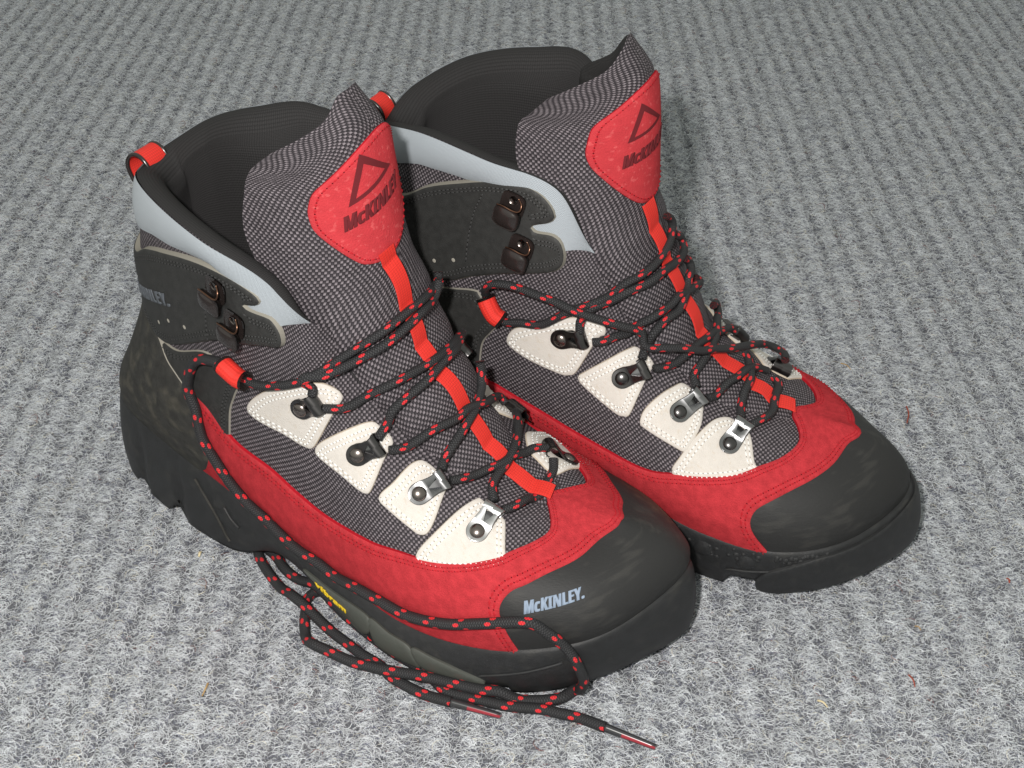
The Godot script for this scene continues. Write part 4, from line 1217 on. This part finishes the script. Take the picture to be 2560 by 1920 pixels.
const CUT_RIGHT_BOOT := {
	"strap": [1.9, 0.54, 1.91, 0.558, 2.31, 0.562, 2.86, 0.602, 3.18, 0.601, 3.53, 0.589, 3.46, 0.537, 3.34, 0.471, 3.29, 0.372, 3.3, 0.33, 2.9, 0.4, 2.4, 0.46, 2.0, 0.5],
	"tab1": [3.73, 0.541, 4.07, 0.632, 4.6, 0.71, 5.04, 0.774, 5.32, 0.806, 5.58, 0.803, 5.45, 0.736, 5.04, 0.564, 4.83, 0.528, 4.39, 0.525, 3.82, 0.513],
	"tab2": [5.03, 0.548, 5.31, 0.622, 5.95, 0.767, 6.14, 0.786, 6.32, 0.773, 6.24, 0.717, 5.99, 0.569, 5.83, 0.527, 5.49, 0.525, 5.09, 0.525],
	"tab3": [6.08, 0.547, 6.33, 0.637, 6.62, 0.76, 6.78, 0.788, 7.04, 0.771, 7.03, 0.734, 6.85, 0.56, 6.7, 0.511, 6.51, 0.515, 6.2, 0.53],
	"tab4": [6.6, 0.4, 6.9, 0.545, 7.37, 0.756, 7.47, 0.776, 7.73, 0.745, 7.78, 0.712, 7.81, 0.59, 7.84, 0.54, 7.5, 0.46, 7.0, 0.4],
	"eyelet": [4.86, 0.664, 5.24, 0.747, 5.8, 0.646, 6.13, 0.735, 6.68, 0.659, 6.98, 0.77, 7.45, 0.637, 7.64, 0.782],
	"hooks": [3.22, 0.838, 3.58, 0.778],
	"counter": [0, 0.66, 0.6, 0.65, 1.17, 0.615, 1.49, 0.587, 1.8, 0.564, 2.08, 0.52, 2.34, 0.489, 2.55, 0.454, 2.7, 0.396, 2.82, 0.317, 2.91, 0.228, 2.78, 0.09, 2.62, 0.0],
	"ankle": [0, 0.8, 1.06, 0.808, 1.55, 0.844, 2.23, 0.874, 2.79, 0.898, 3.24, 0.921, 3.52, 0.932, 3.84, 0.936, 3.96, 0.928, 3.89, 0.905, 3.68, 0.876, 3.77, 0.871, 4.1, 0.895, 4.26, 0.902, 4.45, 0.886, 4.5, 0.852, 4.37, 0.825, 4.14, 0.803, 3.62, 0.736, 2.74, 0.628, 1.94, 0.571, 1.2, 0.6, 0, 0.64],
	"holes": [1.87, 0.632, 2.17, 0.661, 2.55, 0.665],
	"red": [2.3, 0.48, 2.87, 0.442, 3.24, 0.385, 3.54, 0.364, 4.1, 0.36, 4.58, 0.333, 5.07, 0.322, 5.8, 0.359, 6.31, 0.395, 6.89, 0.429, 7.29, 0.475, 7.68, 0.551, 7.9, 0.614, 8.21, 0.694, 8.4, 0.757, 8.44, 0.816, 8.37, 0.9, 8.27, 0.963, 8.22, 1],
	"toe_edge": [10, 0.785, 9.85, 0.775, 9.34, 0.724, 8.85, 0.625, 8.39, 0.534, 8.05, 0.452, 7.86, 0.408, 7.71, 0.337, 7.66, 0.272, 7.7, 0.179, 7.81, 0.02, 7.83, 0],
	"collar": [0, 0.865, 0.75, 0.867, 1.69, 0.893, 2.23, 0.897, 2.67, 0.907, 3.08, 0.919, 3.5, 0.9, 3.8, 0.862, 4.2, 0.86, 4.47, 0.91, 4.93, 0.985, 5.01, 0.995],
	"badge": [9.93, -0.17, 9.62, 0.255, 9.1, 0.5, 8.71, 0.565, 8.41, 0.573, 8.13, 0.54, 7.58, 0.372, 7.39, 0.27, 7.36, 0.09, 7.52, -0.08, 7.97, -0.27, 8.6, -0.42, 9.2, -0.43, 9.75, -0.34],
	"peak": [9.57, 0.247, 8.63, 0.339, 9.1, -0.088, 8.16, 0.381, 8.6, -0.13, 8.46, 0.372],
	"far_eyelet": [15.26, 0.613, 14.87, 0.688, 14.23, 0.633, 13.9, 0.739, 13.25, 0.5, 13.1, 0.66, 12.18, 0.66, 12.36, 0.775],
	"far_tab4": [12.9, 0.45, 12.82, 0.6, 12.72, 0.7, 12.45, 0.83, 12.28, 0.855, 12.05, 0.87, 11.95, 0.83, 12.05, 0.6, 12.1, 0.45],
	"stripe": [7.6, 0.13, 6.86, 0.075, 6.01, 0.079, 5.02, 0.079, 4.08, 0.045, 2.95, 0.038, 1.96, 0.03, 0.91, 0.06, 0.0, 0.0],
}
const CUT_LEFT_BOOT := {
	"strap": [1.9, 0.53, 2.69, 0.535, 3.25, 0.582, 3.32, 0.578, 3.64, 0.525, 3.6, 0.493, 3.45, 0.426, 3.42, 0.349, 3.42, 0.28, 2.6, 0.35, 2.0, 0.45],
	"tab1": [3.85, 0.489, 3.93, 0.542, 4.15, 0.59, 4.5, 0.65, 4.9, 0.715, 5.18, 0.755, 5.38, 0.768, 5.42, 0.738, 5.31, 0.701, 5.04, 0.527, 4.93, 0.492, 4.77, 0.474, 4.32, 0.464, 3.97, 0.471],
	"tab2": [5.07, 0.503, 5.18, 0.545, 5.84, 0.759, 5.96, 0.787, 6.21, 0.777, 6.16, 0.717, 5.92, 0.52, 5.8, 0.483, 5.66, 0.472, 5.2, 0.483],
	"tab3": [6.07, 0.508, 6.17, 0.584, 6.52, 0.742, 6.66, 0.796, 6.92, 0.784, 6.97, 0.716, 6.95, 0.641, 6.82, 0.516, 6.75, 0.487, 6.59, 0.486, 6.12, 0.492],
	"tab4": [6.55, 0.35, 6.72, 0.47, 7.06, 0.68, 7.22, 0.751, 7.37, 0.773, 7.61, 0.733, 7.71, 0.589, 7.78, 0.54, 7.4, 0.44, 6.9, 0.36],
	"eyelet": [4.74, 0.613, 5.13, 0.688, 5.77, 0.633, 6.1, 0.739, 6.64, 0.654, 6.88, 0.805, 7.36, 0.631, 7.51, 0.774],
	"hooks": [3.5, 0.885, 3.8, 0.794],
	"counter": [0, 0.66, 0.6, 0.65, 1.17, 0.615, 1.49, 0.587, 1.8, 0.564, 2.08, 0.52, 2.34, 0.489, 2.55, 0.454, 2.7, 0.396, 2.82, 0.317, 2.91, 0.228, 2.78, 0.09, 2.62, 0.0],
	"ankle": [0, 0.76, 1.0, 0.765, 1.75, 0.789, 2.18, 0.838, 2.66, 0.882, 3.07, 0.929, 3.38, 0.955, 3.62, 0.965, 3.83, 0.963, 4.04, 0.951, 4.12, 0.938, 4.04, 0.914, 3.87, 0.887, 3.82, 0.874, 3.92, 0.87, 4.2, 0.897, 4.38, 0.9, 4.49, 0.877, 4.47, 0.84, 4.27, 0.796, 3.83, 0.732, 3.2, 0.631, 2.71, 0.566, 1.9, 0.55, 1.0, 0.58, 0, 0.6],
	"holes": [2.55, 0.621, 2.85, 0.646],
	"red": [2.3, 0.45, 3.0, 0.37, 3.5, 0.292, 3.72, 0.286, 4.33, 0.269, 5.03, 0.251, 5.72, 0.272, 6.18, 0.297, 6.63, 0.359, 7.09, 0.417, 7.45, 0.483, 7.76, 0.576, 8.12, 0.677, 8.34, 0.767, 8.38, 0.833, 8.28, 0.909, 8.16, 0.955, 8.14, 1],
	"toe_edge": [10, 0.78, 9.85, 0.775, 9.45, 0.759, 9.01, 0.649, 8.64, 0.568, 8.21, 0.472, 7.86, 0.375, 7.67, 0.306, 7.59, 0.225, 7.64, 0.142, 7.81, 0.02, 7.83, 0],
	"collar": [0, 0.86, 0.75, 0.865, 1.57, 0.888, 1.95, 0.9, 2.33, 0.9, 2.74, 0.9, 3.1, 0.91, 3.5, 0.9, 3.8, 0.862, 4.2, 0.86, 4.47, 0.89, 4.93, 0.985, 5.01, 0.995],
	"badge": [9.9, -0.2, 9.79, 0.264, 9.29, 0.515, 8.71, 0.573, 8.33, 0.582, 7.97, 0.52, 7.31, 0.305, 7.03, 0.146, 7.03, -0.05, 7.3, -0.22, 7.9, -0.4, 8.6, -0.45, 9.3, -0.42, 9.75, -0.32],
	"peak": [9.5, 0.25, 8.66, 0.339, 8.95, -0.046, 8.08, 0.364, 8.38, -0.1, 8.38, 0.352],
	"stripe": [7.1, 0.15, 6.2, 0.113, 5.07, 0.096, 4.05, 0.071, 3.03, 0.08, 1.9, 0.05, 1.08, 0.03, 0.61, 0.06, 0.0, -0.02],
}
const SOLE_CUT := {
	"ridge_a": [2.56, 0.375, 2.77, 0.499, 2.93, 0.654, 3.04, 0.856],
	"ridge_b": [3.05, 0.445, 3.16, 0.535, 3.3, 0.604],
	"ridge_c": [7.23, 0.671, 7.63, 0.559, 8.02, 0.471, 8.33, 0.418],
	"plate_a": [4.45, 0.545, 5.05, 0.444, 5.56, 0.424, 5.62, 0.679, 5.45, 0.97, 5.27, 0.97, 4.9, 0.71],
	"plate_b": [5.58, 0.424, 5.91, 0.466, 6.26, 0.532, 6.42, 0.9, 6.38, 0.985, 6.08, 0.99, 5.78, 0.985, 5.64, 0.7],
	"plate_c": [6.28, 0.53, 6.59, 0.554, 6.93, 0.639, 7.3, 0.82, 6.94, 0.985, 6.57, 0.985, 6.44, 0.9],
	"toe_guard": [7.71, 0.985, 7.7, 0.57, 8.29, 0.33, 8.72, 0.293, 9.26, 0.28, 10.0, 0.2, 11, 0.25, 12, 0.4, 12.1, 0.97, 11, 0.985, 10, 0.985, 9, 0.985, 8.3, 0.985],
}
const KEEPER_RIGHT_BOOT := [104, 124, 47, 108, 123, 48, 113, 121, 48.5, 116.5, 121, 48.5]
const KEEPER_LEFT_BOOT := [101, 121.5, 45, 103, 118.5, 46, 106, 114.5, 46.5, 109, 112.5, 46]
const LOOP_RIGHT_BOOT := [36, 170, 0.5, 35, 176, 0.5, 31.8, 180.6, 0.5, 27.8, 181.8, 0.5, 24, 179.5, 0.5, 22, 175, 0.5, 22.8, 170.5, 0.5, 25, 166, 0.5]
const LOOP_LEFT_BOOT := [26, 166, 2, 25.5, 173, 2, 24.5, 178.5, 2, 21.5, 182, 2, 17.8, 183, 2, 16.8, 181, 2, 18.5, 175, 2, 22, 169, 2]
const LITTER := [
	[-0.1530, -0.4122, 1.615, 0.0032, 0.00090, "seed", "seed_husk", "pale yellow seed on the carpet just below the nearer boot's heel", "seed"],
	[-0.1344, -0.3315, 1.745, 0.0071, 0.00050, "straw_piece", "straw", "tan straw bit on the open carpet in the lower left", "straw"],
	[0.1762, -0.3362, 1.408, 0.0068, 0.00050, "straw_piece", "red_lint", "reddish brown sliver on carpet to the lower right of both boots", "straw"],
	[0.1867, -0.3660, 0.893, 0.0033, 0.00040, "straw_piece", "straw", "thin yellow straw on carpet right of the farther boot's toe", "straw"],
	[0.1345, -0.3240, 0.809, 0.0052, 0.00060, "straw_piece", "seed_husk", "pale broken straw at the lower right edge of the carpet", "straw"],
	[0.2375, -0.3950, 1.514, 0.0031, 0.00060, "lint_speck", "red_lint", "small rust red speck near the right edge of the carpet", "lint"],
	[0.2203, -0.5185, 1.805, 0.0150, 0.00050, "straw_piece", "red_lint", "upright brown needle on carpet above the farther boot's toe cap", "straw"],
	[0.1958, -0.5625, 0.931, 0.0076, 0.00050, "straw_piece", "straw", "tan sliver on carpet right of the farther boot's lacing", "straw"],
]
